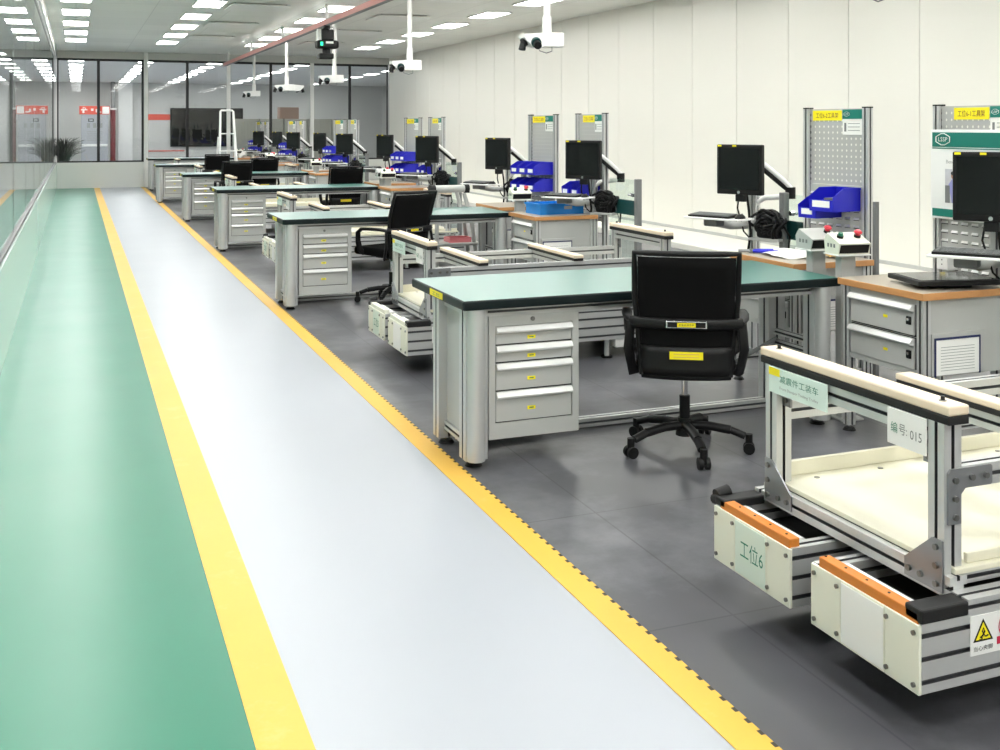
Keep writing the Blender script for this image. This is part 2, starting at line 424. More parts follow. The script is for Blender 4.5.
# ------------------------------------------------------------------ ceiling lights
def light_proto(w, d, z, label, group):
    t = thing('ceiling_light', label, 'ceiling light', (0, 0, z), 0, group)
    f = MB()
    for a in ((-w / 2 - 0.02, w / 2 + 0.02, -d / 2 - 0.02, -d / 2), (-w / 2 - 0.02, w / 2 + 0.02, d / 2, d / 2 + 0.02), (-w / 2 - 0.02, -w / 2, -d / 2, d / 2), (w / 2, w / 2 + 0.02, -d / 2, d / 2)):
        f.box(*a, -0.02, 0, 'white')
    f.build('frame', t)
    f = MB(); f.box(-w / 2, w / 2, -d / 2, d / 2, -0.015, 0, 'light'); f.build('diffuser', t)
    return t
rows = [(0.0, 'row beside the glass wall'), (1.95, 'second row from the glass wall'), (3.97, 'second row from the cream wall'), (6.65, 'row beside the cream wall')]
proto = None
for x, rn in rows:
    for i in range(15):
        y = 25.8 - 2.1 * i
        lb = 'white LED ceiling panel, %s from end wall, %s' % (ORD[i], rn)
        if proto is None: proto = light_proto(0.42, 0.95, HC, lb, 'LED panels in the hall ceiling'); proto.location = (x, y, HC)
        else: dup(proto, (x, y, HC), None, lb)
p2 = None
for x, rn in ((-1.95, 'leftmost row'), (0.0, 'row above the plant'), (1.95, 'row above the dark red pipe'), (3.97, 'row above the black screen'), (6.65, 'row above the grey lockers'), (10.2, 'added row beyond the lockers')):  # last row is added to brighten the right part of the far hall
    for i in range(8):
        y = 31.4 + 2.5 * i
        lb = 'LED panel beyond the end glass, %s from it, %s' % (ORD[i], rn)
        p2 = dup(proto, (x, y, HC), None, lb, 'LED panels beyond the glass')
# thin square vents hanging just under the ceiling
vp = None
for j, (vx, tx) in enumerate(((2.72, 'over the desks'), (5.3, 'over the tool boards'))):
    for i in range(5):
        y = 24.0 - 3.2 * i + j * 0.8
        lb = 'flat square ceiling air panel %s, %s from the end wall' % (tx, ORD[i])
        if vp is None:
            vp = thing('ceiling_vent', lb, 'ceiling vent', (vx, y, HC), 0, 'air panels under the ceiling')
            m = MB(); m.box(-0.46, 0.46, -0.46, 0.46, -0.035, -0.015, 'white', 0.004); m.build('plate', vp)
            m = MB()
            for sx in (-0.4, 0.4):
                for sy in (-0.4, 0.4): m.cyl((sx, sy, -0.02), (sx, sy, 0), 0.008, 'steel', n=8)
            m.build('hanger', vp)
        else: dup(vp, (vx, y, HC), None, lb)

# ------------------------------------------------------------------ overhead rail and hanging tool
t = thing('overhead_rail', 'long pink overhead rail hanging below the ceiling', 'rail', (3.7, 8, 3.2))
m = MB(); m.box(-0.04, 0.04, 0, 21.5, 0, 0.08, 'pinkrail'); m.box(-0.042, 0.042, 0, 21.5, 0.08, 0.086, 'grey'); m.box(-0.03, 0.03, 0, 21.5, -0.012, 0, 'grey_dk'); m.build('beam', t)  # grey cap on top added to keep pink bounce off the ceiling
for i in range(6):
    m = MB(); yy = 1.0 + i * 3.95
    m.cyl((0, yy, 0.06), (0, yy, HC - 3.2), 0.028, 'white', n=10); m.build('hanger', t)
t = thing('hanging_nutrunner', 'black and white pistol nutrunner hanging from the pink rail', 'power tool', (3.7, 16.9, 2.66))
m = MB(); m.tube([(0, 0, 0.54), (0, 0, 0.44)], 0.02, 'black'); m.box(-0.05, 0.05, -0.05, 0.05, 0.44, 0.54, 'black', 0.02); m.build('suspension_hook', t)
m = MB(); m.box(-0.1, 0.1, -0.1, 0.1, 0.28, 0.48, 'black', 0.03); m.build('motor_housing', t)
for sx in (-1, 1):
    m = MB(); m.prism([(-0.09, 0.26), (0.09, 0.26), (0.06, 0.47), (-0.06, 0.47)], 'x', sx * 0.102, sx * 0.15, 'white'); m.build('side_cover', t)
m = MB(); m.box(-0.175, 0.175, -0.12, 0.1, 0.165, 0.295, 'black', 0.035); hd = m.build('gear_head', t)
m = MB(); m.box(-0.125, -0.085, -0.124, -0.118, 0.205, 0.265, 'green_led'); m.build('status_lamp', hd)
m = MB(); m.box(-0.04, 0.08, -0.124, -0.118, 0.24, 0.275, 'paper'); m.build('label', hd)
m = MB(); m.tube([(0, 0.03, 0.2), (0, 0.02, 0.12), (0, 0, 0.06)], 0.065, 'black', ry=0.06, n=12); m.build('grip', t)
m = MB(); m.box(-0.14, 0.1, -0.08, 0.08, 0, 0.09, 'black', 0.02); m.build('battery', t)

# ------------------------------------------------------------------ hanging inspection cameras
def camera_unit(y, label, two):
    t = thing('hanging_camera', label, 'camera', (4.29, y, 2.37), 0, 'inspection cameras hanging over the benches')
    m = MB(); m.cyl((0, 0, 0.14), (0, 0, HC - 2.37), 0.034, 'white', n=14); m.build('pole', t)
    m = MB(); m.cyl((0, 0, 0.13), (0, 0, 0.3), 0.045, 'white', n=14); m.build('collar', t)
    m = MB(); m.box(-0.06, 0.15, -0.08, 0.08, 0, 0.14, 'white', 0.008); m.build('junction_box', t)
    for sd in ((-1, 1) if two else (-1,)):
        m = MB()
        m.M = Matrix.Identity(4) if sd < 0 else Matrix.Translation((0.09, 0, 0)) @ Matrix.Rotation(PI, 4, 'Z')
        m.prism([(-0.06, 0.0), (-0.06, 0.135), (-0.27, 0.12), (-0.27, 0.085), (-0.2, 0.01), (-0.12, -0.01)], 'y', -0.075, 0.075, 'white')
        h = m.build('camera_head', t)
        q = MB(); q.M = m.M
        q.cyl((-0.15, -0.07, 0.045), (-0.155, -0.1, 0.03), 0.05, 'teal_band', n=18); q.cyl((-0.155, -0.1, 0.03), (-0.165, -0.16, 0.0), 0.033, 'black', 0.038, n=16)
        q.build('lens', h)
        q = MB(); q.M = m.M
        q.cyl((-0.235, 0, 0.05), (-0.255, 0, 0.035), 0.045, 'black', n=18); q.cyl((-0.255, 0, 0.035), (-0.27, -0.01, -0.03), 0.028, 'black', 0.035, n=16)
        q.build('lens', h)
    m = MB(); m.tube([(-0.12, -0.05, 0.0), (-0.1, -0.05, -0.04), (-0.03, -0.05, -0.06), (0.03, -0.05, -0.04), (0.03, -0.05, 0.0)], 0.004, 'grey_dk', n=6); m.build('cable', t)
    return t
for k in range(6):
    camera_unit(4.98 + P * k, 'white ceiling hung inspection camera with black lenses, %s from the glass end wall' % ORD[5 - k], k == 4)

# ------------------------------------------------------------------ workbench
def make_desk(label):
    t = thing('workbench', label, 'workbench', (0, 0, 0), 0, 'green topped workbenches in a row')
    L, D = 2.14, 0.82
    m = MB(); m.box(0, L, 0, D, 0.745, 0.79, 'deskedge', 0.008, top='desktop'); m.build('tabletop', t)
    m = MB(); m.box(-0.0015, 0, 0.30, 0.50, 0.752, 0.784, 'yellow'); m.text('工位', (-0.0022, 0.40, 0.768), (0, -1, 0), (0, 0, 1), height=0.018, width=0.12, m='green_ink'); m.build('yellow_tag', t)
    for i, x in enumerate((0.03, L - 0.14)):
        for j, y in enumerate((0.05, 0.45)):
            m = MB(); m.extr(x, x + 0.11, y, y + 0.09, 0.035, 0.745, 'z', 'alu', 1, 1, 0.014, 0.015)
            # rounded outer shell on the corner
            m.cyl((x + 0.05, y - 0.002 if j == 0 else y + 0.092, 0.036), (x + 0.05, y - 0.002 if j == 0 else y + 0.092, 0.744), 0.045, 'alu', n=18)
            lg = m.build('leg', t)
            m = MB(); m.cyl((x + 0.055, y + 0.045, 0.012), (x + 0.055, y + 0.045, 0.04), 0.012, 'chrome', n=10); m.cyl((x + 0.055, y + 0.045, 0), (x + 0.055, y + 0.045, 0.016), 0.042, 'black', 0.03, n=16); m.build('foot', lg)
        for z in (0.08, 0.70):
            m = MB(); m.extr(x + 0.03, x + 0.075, 0.14, 0.45, z, z + 0.045, 'y', 'alu', 1, 1); m.build('side_rail', t)
        if i == 0:
            m = MB(); m.box(x + 0.045, x + 0.06, 0.14, 0.45, 0.125, 0.70, 'grey'); m.build('side_panel', t)
        else:
            for z in (0.42, 0.36):
                m = MB(); m.extr(x + 0.03, x + 0.065, 0.14, 0.45, z, z + 0.03, 'y', 'alu', 1, 1); m.build('side_rail', t)
            m = MB(); m.prism([(0.14, 0.70), (0.14, 0.60), (0.24, 0.70)], 'x', x + 0.04, x + 0.05, 'steel'); m.build('gusset', t)
            m = MB(); m.cyl((x - 0.35, 0.5, 0.2), (x + 0.03, 0.42, 0.4), 0.012, 'grey_dk', n=10); m.build('brace', t)
    m = MB(); m.extr(0.14, L - 0.14, 0.46, 0.52, 0.005, 0.05, 'x', 'alu', 1, 1); m.build('floor_rail', t)
    for y in (0.07, 0.47):
        m = MB(); m.extr(0.14, L - 0.14, y, y + 0.045, 0.70, 0.745, 'x', 'alu', 1, 1); m.build('top_rail', t)
    # drawer pedestal
    x0, x1, y0, y1, z0, z1 = 0.155, 0.625, 0.075, 0.58, 0.115, 0.70
    m = MB(); m.box(x0, x1, y0 + 0.012, y1, z0, z1, 'grey', 0.004); 
    e = 0.034
    m.box(x0, x1, y0, y0 + 0.012, z1 - 0.05, z1, 'grey'); m.box(x0, x1, y0, y0 + 0.012, z0, z0 + 0.075, 'grey')
    m.box(x0, x0 + e, y0, y0 + 0.012, z0 + 0.075, z1 - 0.05, 'grey'); m.box(x1 - e, x1, y0, y0 + 0.012, z0 + 0.075, z1 - 0.05, 'grey')
    pd = m.build('drawer_cabinet', t)
    m = MB(); m.cyl(((x0 + x1) / 2 - 0.01, y0, z1 - 0.024), ((x0 + x1) / 2 - 0.01, y0 - 0.006, z1 - 0.024), 0.011, 'bolt', n=14); m.build('lock', pd)
    zz = z1 - 0.05; hs = (0.092, 0.084, 0.134, 0.15)
    for h in hs:
        m = MB(); m.box(x0 + e + 0.004, x1 - e - 0.004, y0 + 0.003, y0 + 0.012, zz - h + 0.005, zz - 0.002, 'grey', 0.002)
        m.box(x0 + e + 0.002, x1 - e - 0.002, y0 + 0.0095, y0 + 0.0118, zz - h, zz, 'black')
        dr = m.build('drawer', t)
        m = MB(); m.prism([(y0 + 0.004, zz - 0.034), (y0 - 0.018, zz - 0.032), (y0 - 0.022, zz - 0.024), (y0 - 0.006, zz - 0.004), (y0 + 0.004, zz - 0.004)], 'x', x0 + e + 0.004, x1 - e - 0.004, 'handle')
        hn = m.build('handle', dr); hn['label'] = 'bright metal grip strip'
        m = MB(); zc = zz - 0.03 - (h - 0.03) * 0.5; m.cbox(((x0 + x1) / 2 - 0.015, y0 + 0.002, zc), (0.042, 0.002, 0.017), 'yellow'); m.cbox(((x0 + x1) / 2 - 0.015, y0 + 0.0008, zc), (0.022, 0.0006, 0.005), 'green_ink'); m.build('yellow_tag', dr)
        zz -= h
    return t
DX = 1.66
xoff = [0, 0, 0, 0, -0.12, 0]
desk_note = ['with black mesh chair tucked at its drawer side', 'with black chair turned sideways', 'between two rows of trolleys', 'with dark chair tucked in', 'scattered with papers', 'against the end wall glass']
desk0 = None
for k in range(NST):
    lb = 'green bench %s, %s from the end glass' % (desk_note[k], ORD[5 - k])
    loc = (DX + xoff[k], 4.68 + P * k, 0)
    if desk0 is None: desk0 = make_desk(lb); desk0.location = loc
    else: dup(desk0, loc, None, lb)

# ------------------------------------------------------------------ office chair
def make_chair(label):
    t = thing('office_chair', label, 'chair', (0, 0, 0), 0, 'black mesh office chairs')
    a0 = math.radians(183 + 30); R = 0.31
    m = MB(); m.cyl((0, 0, 0.075), (0, 0, 0.16), 0.045, 'black', 0.034, n=18)
    for i in range(5):
        a = a0 + i * 2 * PI / 5; c, s = math.cos(a), math.sin(a)
        q = [(r * c, r * s, z) for r, z in ((0.02, 0.125), (0.12, 0.125), (0.22, 0.11), (R - 0.02, 0.085))]
        m.tube(q[:3], 0.024, 'black', 8, 0.022); m.tube(q[2:], 0.024, 'black', 8, 0.018); m.cyl((R * c, R * s, 0.045), (R * c, R * s, 0.095), 0.018, 'black', n=10)
    m.build('star_base', t)
    for i in range(5):
        a = a0 + i * 2 * PI / 5; c, s = math.cos(a), math.sin(a); px, py = R * c, R * s
        m = MB(); tx, ty = -s, c
        for q in (-1, 1):
            m.cyl((px + tx * 0.008 * q, py + ty * 0.008 * q, 0.028), (px + tx * 0.027 * q, py + ty * 0.027 * q, 0.028), 0.028, 'black', n=18)
        m.box(px - 0.012, px + 0.012, py - 0.012, py + 0.012, 0.025, 0.058, 'black', 0.004)
        m.build('caster', t)
    m = MB(); m.cyl((0, 0, 0.16), (0, 0, 0.27), 0.026, 'black', n=16); m.cyl((0, 0, 0.26), (0, 0, 0.41), 0.016, 'chrome', n=14); m.build('gas_lift', t)
    m = MB(); m.box(-0.1, 0.1, -0.12, 0.12, 0.40, 0.43, 'black', 0.01); m.cyl((0.1, 0.05, 0.415), (0.27, 0.08, 0.40), 0.006, 'black', n=8); m.cyl((0.25, 0.077, 0.402), (0.29, 0.083, 0.398), 0.012, 'black', n=8); m.build('tilt_mechanism', t)
    m = MB(); m.box(-0.235, 0.235, -0.2, 0.27, 0.43, 0.505, 'blackm', 0.03, seg=4); m.build('seat', t)
    # backrest: curved mesh panel in a frame
    def bx(u, v):   # u -1..1 across, v 0..1 up
        z = 0.42 + 0.59 * v
        w = 0.205 + 0.035 * min(1, v * 1.6)
        y = -0.235 - 0.10 * v ** 1.5 - 0.03 * math.sin(v * PI) * -1 + 0.035 * (u * u - 1) * 1.0
        return Vector((u * w, y, z))
    def sheet(u0, u1, v0, v1, th, mm, nu=10, nv=10):
        m = MB(); vs = []; fs = []
        for k2, off in enumerate((0, -th)):
            for j in range(nv + 1):
                for i in range(nu + 1):
                    q = bx(u0 + (u1 - u0) * i / nu, v0 + (v1 - v0) * j / nv); vs.append((q.x, q.y + off, q.z))
        n1 = (nu + 1) * (nv + 1)
        for j in range(nv):
            for i in range(nu):
                a = j * (nu + 1) + i
                fs.append((a, a + nu + 1, a + nu + 2, a + 1)); fs.append((n1 + a, n1 + a + 1, n1 + a + nu + 2, n1 + a + nu + 1))
        for i in range(nu):
            fs.append((i, i + 1, n1 + i + 1, n1 + i)); a = nv * (nu + 1) + i; fs.append((a + 1, a, n1 + a, n1 + a + 1))
        for j in range(nv):
            a = j * (nu + 1); fs.append((a + nu + 1, a, n1 + a, n1 + a + nu + 1)); c = a + nu; fs.append((c, c + nu + 1, n1 + c + nu + 1, n1 + c))
        m.add(vs, fs, mm, True); return m
    sheet(-0.94, 0.94, 0.03, 0.97, 0.012, 'blackm').build('mesh_back', t)
    m = MB()
    rim = [bx(-1, v / 8) for v in range(9)] + [bx(u / 4 - 1, 1) for u in range(1, 9)] + [bx(1, 1 - v / 8) for v in range(1, 9)]
    m.tube(rim, 0.014, 'black', 8); m.tube([bx(-1 + u / 4, 0.0) for u in range(9)], 0.016, 'black', 8)
    fr = m.build('back_frame', t)
    m = sheet(-0.98, 0.98, 0.02, 0.24, 0.03, 'black', 8, 4); m.build('back_shell', t)
    m = MB(); m.tube([bx(-1.0, 0.43) + Vector((-0.03, -0.01, 0))] + [bx(-1 + u / 4, 0.43) + Vector((0, -0.03, 0)) for u in range(9)] + [bx(1.0, 0.43) + Vector((0.03, -0.01, 0))], 0.012, 'black', 8, 0.027)
    lb = m.build('lumbar_bar', t)
    q = bx(0, 0.43)
    m = MB(); m.cbox((0, q.y - 0.045, q.z), (0.19, 0.006, 0.034), 'chrome', 0.003); m.cbox((0, q.y - 0.0485, q.z), (0.175, 0.002, 0.024), 'black'); m.cbox((0.0, q.y - 0.05, q.z), (0.085, 0.0015, 0.02), 'yellow')
    m.text('质量就是生命', (0, q.y - 0.0512, q.z), (1, 0, 0), (0, 0, 1), width=0.072, height=0.009, m='dark_ink'); m.build('name_plate', lb)
    q = bx(0, 0.18)
    m = MB(); m.cbox((0.0, q.y - 0.036, q.z), (0.155, 0.003, 0.036), 'yellow'); 
    for r in range(2): m.cbox((0.0, q.y - 0.0378, q.z + 0.007 - 0.014 * r), (0.12, 0.0006, 0.003), 'tan')
    m.build('yellow_sticker', t)
    for s in (-1, 1):
        m = MB()
        q = bx(s, 0.43)
        pts = [(q.x + s * 0.02, q.y - 0.01, q.z), (s * 0.275, q.y + 0.06, q.z + 0.01), (s * 0.285, -0.05, q.z + 0.008), (s * 0.285, 0.08, q.z + 0.002), (s * 0.283, 0.135, q.z - 0.03), (s * 0.278, 0.14, 0.56), (s * 0.262, 0.13, 0.48), (s * 0.22, 0.12, 0.45)]
        m.tube(pts[:6], 0.024, 'black', 10, 0.015); m.tube(pts[5:], 0.026, 'black', 10, 0.014)
        m.tube([(q.x + s * 0.03, q.y, q.z), (s * 0.27, -0.25, 0.55), (s * 0.25, -0.2, 0.43), (s * 0.2, -0.15, 0.44)], 0.013, 'black', 10, 0.03)
        m.build('armrest', t)
    return t
chairs = [
    (2.80, 4.62, -0.52, 'black mesh office chair with yellow stickers at the bench beside trolley fifteen'),
    (2.68, 9.50, 0.42, 'black office chair turned sideways at the fifth workbench from the end wall'),
    (3.62, 15.55, 0.0, 'black office chair behind the fourth workbench from the end wall'),
    (2.46, 18.42, 0.05, 'black office chair tucked into the third workbench from the end wall'),
    (3.16, 20.05, 0.1, 'black office chair behind the third workbench from the end wall'),
    (2.72, 23.05, -0.05, 'black office chair at the paper strewn second workbench from the end wall')]
ch0 = None
for x, y, r, lb in chairs:
    if ch0 is None: ch0 = make_chair(lb); ch0.location = (x, y, 0); ch0.rotation_euler.z = r
    else: dup(ch0, (x, y, 0), r, lb)

# ------------------------------------------------------------------ assembly trolley
def bolt(m, p, d, r=0.009, h=0.007):
    p = Vector(p); m.cyl(p, p + Vector(d) * h, r, 'bolt', n=12)
def make_trolley(label, num, wp, bars, strip):
    t = thing('assembly_trolley', label, 'trolley', (0, 0, 0), 0, 'assembly trolleys between the benches')
    L, W = 2.12, 0.96
    forks = ((0.0, 0.44), (0.54, 0.96))
    # base boxes
    for i, (ya, yb) in enumerate(forks):
        for j, y in enumerate((ya, yb - 0.05)):
            m = MB(); m.extr(0.004, L, y, y + 0.05, 0.13, 0.31, 'x', 'alu', 1, 3, 0.013, 0.012); m.build('side_beam', t)
        m = MB(); m.box(0.01, L, ya + 0.05, yb - 0.05, 0.135, 0.25, 'rubber'); m.build('bottom_tray', t)
        m = MB(); d = (yb - ya)
        for a, c in ((0, 0.29), (0.29, 0.70), (0.70, 1.0)):
            m.box(-0.006, 0.004, ya + d * a + 0.001, ya + d * c - 0.001, 0.128, 0.308, 'panel', 0.0015)
        m.box(-0.008, -0.005, ya + d * 0.30, ya + d * 0.69, 0.135, 0.302, 'mint_pale' if i else 'white')
        for a in (0.04, 0.27, 0.73, 0.96):
            for z in (0.15, 0.285): bolt(m, (-0.006, ya + d * a, z), (-1, 0, 0), 0.0065, 0.006)
        fp = m.build('front_panel', t)
        if i == 1:
            m = MB(); m.text(wp, (-0.0088, ya + d * 0.47, 0.222), (0, -1, 0), (0, 0, 1), height=0.06, width=0.125, m='green_ink'); m.build('lettering', fp)
        m = MB(); m.box(0.0, 0.038, ya + 0.01, yb - 0.03, 0.305, 0.336, strip, 0.003)
        for a in range(5): m.cyl((0.019, ya + 0.05 + a * d * 0.2, 0.335), (0.019, ya + 0.05 + a * d * 0.2, 0.3375), 0.004, 'rubber', n=8)
        m.build('wooden_strip', t)
        m = MB(); m.cyl((0.075, ya + 0.055, 0.285), (0.075, yb - 0.055, 0.285), 0.03, 'white', n=20); m.build('roller', t)
    m = MB(); m.box(0.3, 1.8, 0.44, 0.54, 0.14, 0.3, 'rubber'); m.build('spine', t)
    for x in (0.3, 1.75):
        for y in (0.22, 0.75):
            m = MB(); m.cyl((x, y - 0.02, 0.06), (x, y + 0.02, 0.06), 0.06, 'rubber', n=20); m.box(x - 0.035, x + 0.035, y - 0.03, y + 0.03, 0.1, 0.14, 'black'); m.build('wheel', t)
    for y in (0.05, 0.91):
        for x in (0.62, 1.5):
            m = MB(); m.box(x, x + 0.1, y - 0.04, y + 0.04, 0.07, 0.13, 'white', 0.004); m.cyl((x - 0.05, y, 0), (x - 0.05, y, 0.13), 0.018, 'alu', n=12); m.cyl((x - 0.05, y, 0), (x - 0.05, y, 0.012), 0.04, 'black', n=14); m.build('levelling_foot', t)
    m = MB(); m.box(0.0, 0.16, -0.003, 0.06, 0.31, 0.348, 'rubber', 0.006); m.build('corner_cap', t)
    m = MB(); m.box(0.0, 0.16, W - 0.06, W + 0.003, 0.31, 0.34, 'rubber', 0.006); m.cyl((0.01, W + 0.01, 0.335), (0.06, W + 0.012, 0.345), 0.022, 'black', n=14); m.cyl((0.02, W + 0.035, 0.315), (0.02, W - 0.01, 0.33), 0.018, 'black', n=12); m.build('corner_cap', t)
    # lower frame and deck
    for y in (0.0, 0.90):
        m = MB(); m.extr(0.16, L, y, y + 0.06, 0.31, 0.35, 'x', 'alu', 1, 1); m.build('lower_rail', t)
    for y in (0.08, 0.83):
        m = MB(); m.extr(0.215, L - 0.1, y, y + 0.06, 0.351, 0.385, 'x', 'alu', 1, 1); m.build('deck_rail', t)
    for x in (0.155, L - 0.1):
        m = MB(); m.extr(x, x + 0.06, 0.06, 0.90, 0.325, 0.385, 'y', 'alu', 1, 1); m.build('lower_rail', t)
    m = MB(); m.box(0.18, L - 0.05, 0.065, 0.9, 0.386, 0.402, 'deck', 0.003); m.box(0.22, L - 0.06, 0.875, 0.895, 0.402, 0.452, 'deck', 0.003); m.box(0.24, L - 0.06, 0.085, 0.1, 0.402, 0.43, 'deck', 0.003)
    for a in range(7): m.cyl((0.32 + a * 0.27, 0.83, 0.402), (0.32 + a * 0.27, 0.83, 0.404), 0.01, 'bolt', n=10)
    m.build('deck', t)
    # posts, raised end frames
    for e, x in ((0, 0.155), (1, L - 0.2)):
        sgn = -1 if e == 0 else 1
        for y in (0.08, 0.83):
            m = MB(); m.extr(x, x + 0.06, y, y + 0.06, 0.35 if True else 0, 0.795, 'z', 'alu', 1, 1); m.build('post', t)
        m = MB(); m.extr(x + 0.004, x + 0.056, 0.14, 0.83, 0.735, 0.793, 'y', 'alu', 1, 1); m.build('top_rail', t)
        m = MB(); m.box(x - 0.004, x + 0.068, 0.06, 0.915, 0.793, 0.817, 'rubber', 0.003); br = m.build('buffer_strip', t)
        m = MB(); m.box(x - 0.003, x + 0.07, 0.06, 0.92, 0.817, 0.845, 'foam', 0.006)
        for y in (0.12, 0.86): m.cyl((x + 0.033, y, 0.845), (x + 0.033, y, 0.858), 0.006, 'rubber', n=10); m.cyl((x + 0.033, y, 0.8445), (x + 0.033, y, 0.847), 0.011, 'bolt', n=12)
        m.build('foam_bar', t)
        # gussets at post feet
        for y, dr in ((0.14, 1), (0.83, -1)):
            m = MB(); xp = x - 0.006 if e == 0 else x + 0.06
            m.prism([(y - dr * 0.058, 0.335), (y - dr * 0.058, 0.475), (y - dr * 0.02, 0.475), (y + dr * 0.085, 0.385), (y + dr * 0.085, 0.335)], 'x', xp, xp + 0.006, 'steel')
            for py, pz in ((-0.038, 0.455), (-0.038, 0.405), (-0.038, 0.355), (0.02, 0.36), (0.065, 0.36)):
                bolt(m, (xp if e == 0 else xp + 0.006, y + dr * py, pz), (sgn, 0, 0), 0.0085, 0.008)
            m.build('gusset_plate', t)
        m = MB(); xp = x + 0.06
        for y in (0.15, 0.80):
            m.box(xp - 0.03, xp - 0.022, y - 0.005, y + 0.04, 0.66, 0.735, 'steel')
            bolt(m, (xp - 0.03, y + 0.018, 0.715), (-1, 0, 0)); bolt(m, (xp - 0.03, y + 0.018, 0.68), (-1, 0, 0))
        m.build('corner_bracket', t)
    # side rails with L plates
    for y in (0.085, 0.835):
        m = MB(); m.extr(0.215, L - 0.2, y, y + 0.05, 0.61, 0.67, 'x', 'alu', 1, 1); m.build('side_rail', t)
    for x, s in ((0.163, 1), (L - 0.148, -1)):
        m = MB(); xa = x if s > 0 else x
        pts = [(0, 0.52), (0.045, 0.52), (0.045, 0.6), (0.06, 0.615), (0.15, 0.615), (0.155, 0.62), (0.155, 0.665), (0.15, 0.67), (0.01, 0.67), (0, 0.66)]
        m.prism([(xa + s * px, pz) for px, pz in pts], 'y', 0.073, 0.08, 'steel')
        for px, pz in ((0.022, 0.64), (0.08, 0.643), (0.13, 0.643), (0.022, 0.59), (0.022, 0.54)): bolt(m, (xa + s * px, 0.073, pz), (0, -1, 0), 0.0085, 0.008)
        m.build('corner_plate', t)
    for x in bars:
        m = MB(); m.extr(x + 0.005, x + 0.05, 0.135, 0.835, 0.615, 0.668, 'y', 'alu', 1, 1); m.build('cross_rail', t)
        m = MB(); m.box(x - 0.008, x + 0.062, 0.07, 0.89, 0.671, 0.69, 'rubber', 0.003); m.build('buffer_strip', t)
        m = MB(); m.box(x - 0.008, x + 0.062, 0.065, 0.895, 0.69, 0.712, 'foam', 0.005); m.build('foam_bar', t)
    # plates with writing on the front frame
    m = MB(); m.box(0.146, 0.152, 0.56, 0.86, 0.706, 0.792, 'mint', 0.001); pl = m.build('name_plate', t)
    m = MB(); m.text('减震件工装车', (0.1455, 0.70, 0.76), (0, -1, 0), (0, 0, 1), height=0.025, width=0.2, m='green_ink')
    m.text('Front Damper Tooling Trolley', (0.1455, 0.70, 0.728), (0, -1, 0), (0, 0, 1), height=0.012, width=0.2, m='grey_ink')
    m.box(0.1445, 0.146, 0.80, 0.858, 0.765, 0.79, 'yellow'); m.build('lettering', pl)
    m = MB(); m.box(0.146, 0.152, 0.14, 0.29, 0.69, 0.792, 'white', 0.001); pl = m.build('number_plate', t)
    m = MB(); m.text('编', (0.1455, 0.262, 0.74), (0, -1, 0), (0, 0, 1), height=0.03, width=0.026, m='green_ink')
    m.text('号:', (0.1455, 0.226, 0.74), (0, -1, 0), (0, 0, 1), height=0.03, width=0.032, m='grey_dk'); m.text(num, (0.1455, 0.176, 0.735), (0, -1, 0), (0, 0, 1), height=0.026, width=0.045, m='grey_dk'); m.build('lettering', pl)
    # caution sticker
    m = MB(); m.box(0.165, 0.325, -0.002, 0.0, 0.2, 0.305, 'white')
    cs = m.build('caution_sticker', t)
    m = MB()
    def tri(cx, cz, r, y, mm): m.add([(cx + r * math.cos(a), y, cz + r * math.sin(a)) for a in (PI / 2, PI / 2 + 2 * PI / 3, PI / 2 + 4 * PI / 3)], [(0, 1, 2)], mm)
    tri(0.208, 0.255, 0.04, -0.0024, 'black'); tri(0.208, 0.255, 0.03, -0.0028, 'yellow')
    m.tube([(0.196, -0.0032, 0.246), (0.204, -0.0032, 0.25), (0.212, -0.0032, 0.262), (0.208, -0.0032, 0.27), (0.203, -0.0032, 0.262), (0.214, -0.0032, 0.247), (0.224, -0.0032, 0.25)], 0.0035, 'black', 6, 0.001)
    m.tube([(0.194, -0.0032, 0.242), (0.201, -0.0032, 0.24), (0.203, -0.0032, 0.246)], 0.003, 'black', 6, 0.001)
    m.text('当心夹脚', (0.208, -0.0026, 0.217), (1, 0, 0), (0, 0, 1), height=0.013, width=0.066, m='dark_ink')
    ring = [(0.285 + 0.022 * math.cos(a), -0.0026, 0.265 + 0.027 * math.sin(a)) for a in [i * 2 * PI / 20 for i in range(21)]]
    m.tube(ring, 0.004, 'red_ink', 6, 0.001); m.box(0.256, 0.318, -0.0028, -0.002, 0.218, 0.238, 'red_ink'); m.build('caution_symbols', cs)
    return t
tr0 = make_trolley('aluminium assembly trolley with foam bars, number plate fifteen and orange wooden strips', '015', '工位6', (0.72, 1.3), 'orange')
tr0.location = (2.03, 2.19, 0)
tr1 = make_trolley('aluminium assembly trolley with foam bars behind the sixth workbench from the end wall', '014', '工位5', (0.52, 1.22), 'panel')
tr1.location = (1.97, 6.62, 0)
for k in range(2, 6):
    dup(tr1, (2.0, 2.25 + P * k, 0), None, 'aluminium assembly trolley with foam bars in front of the %s workbench from the end wall' % ORD[5 - k])

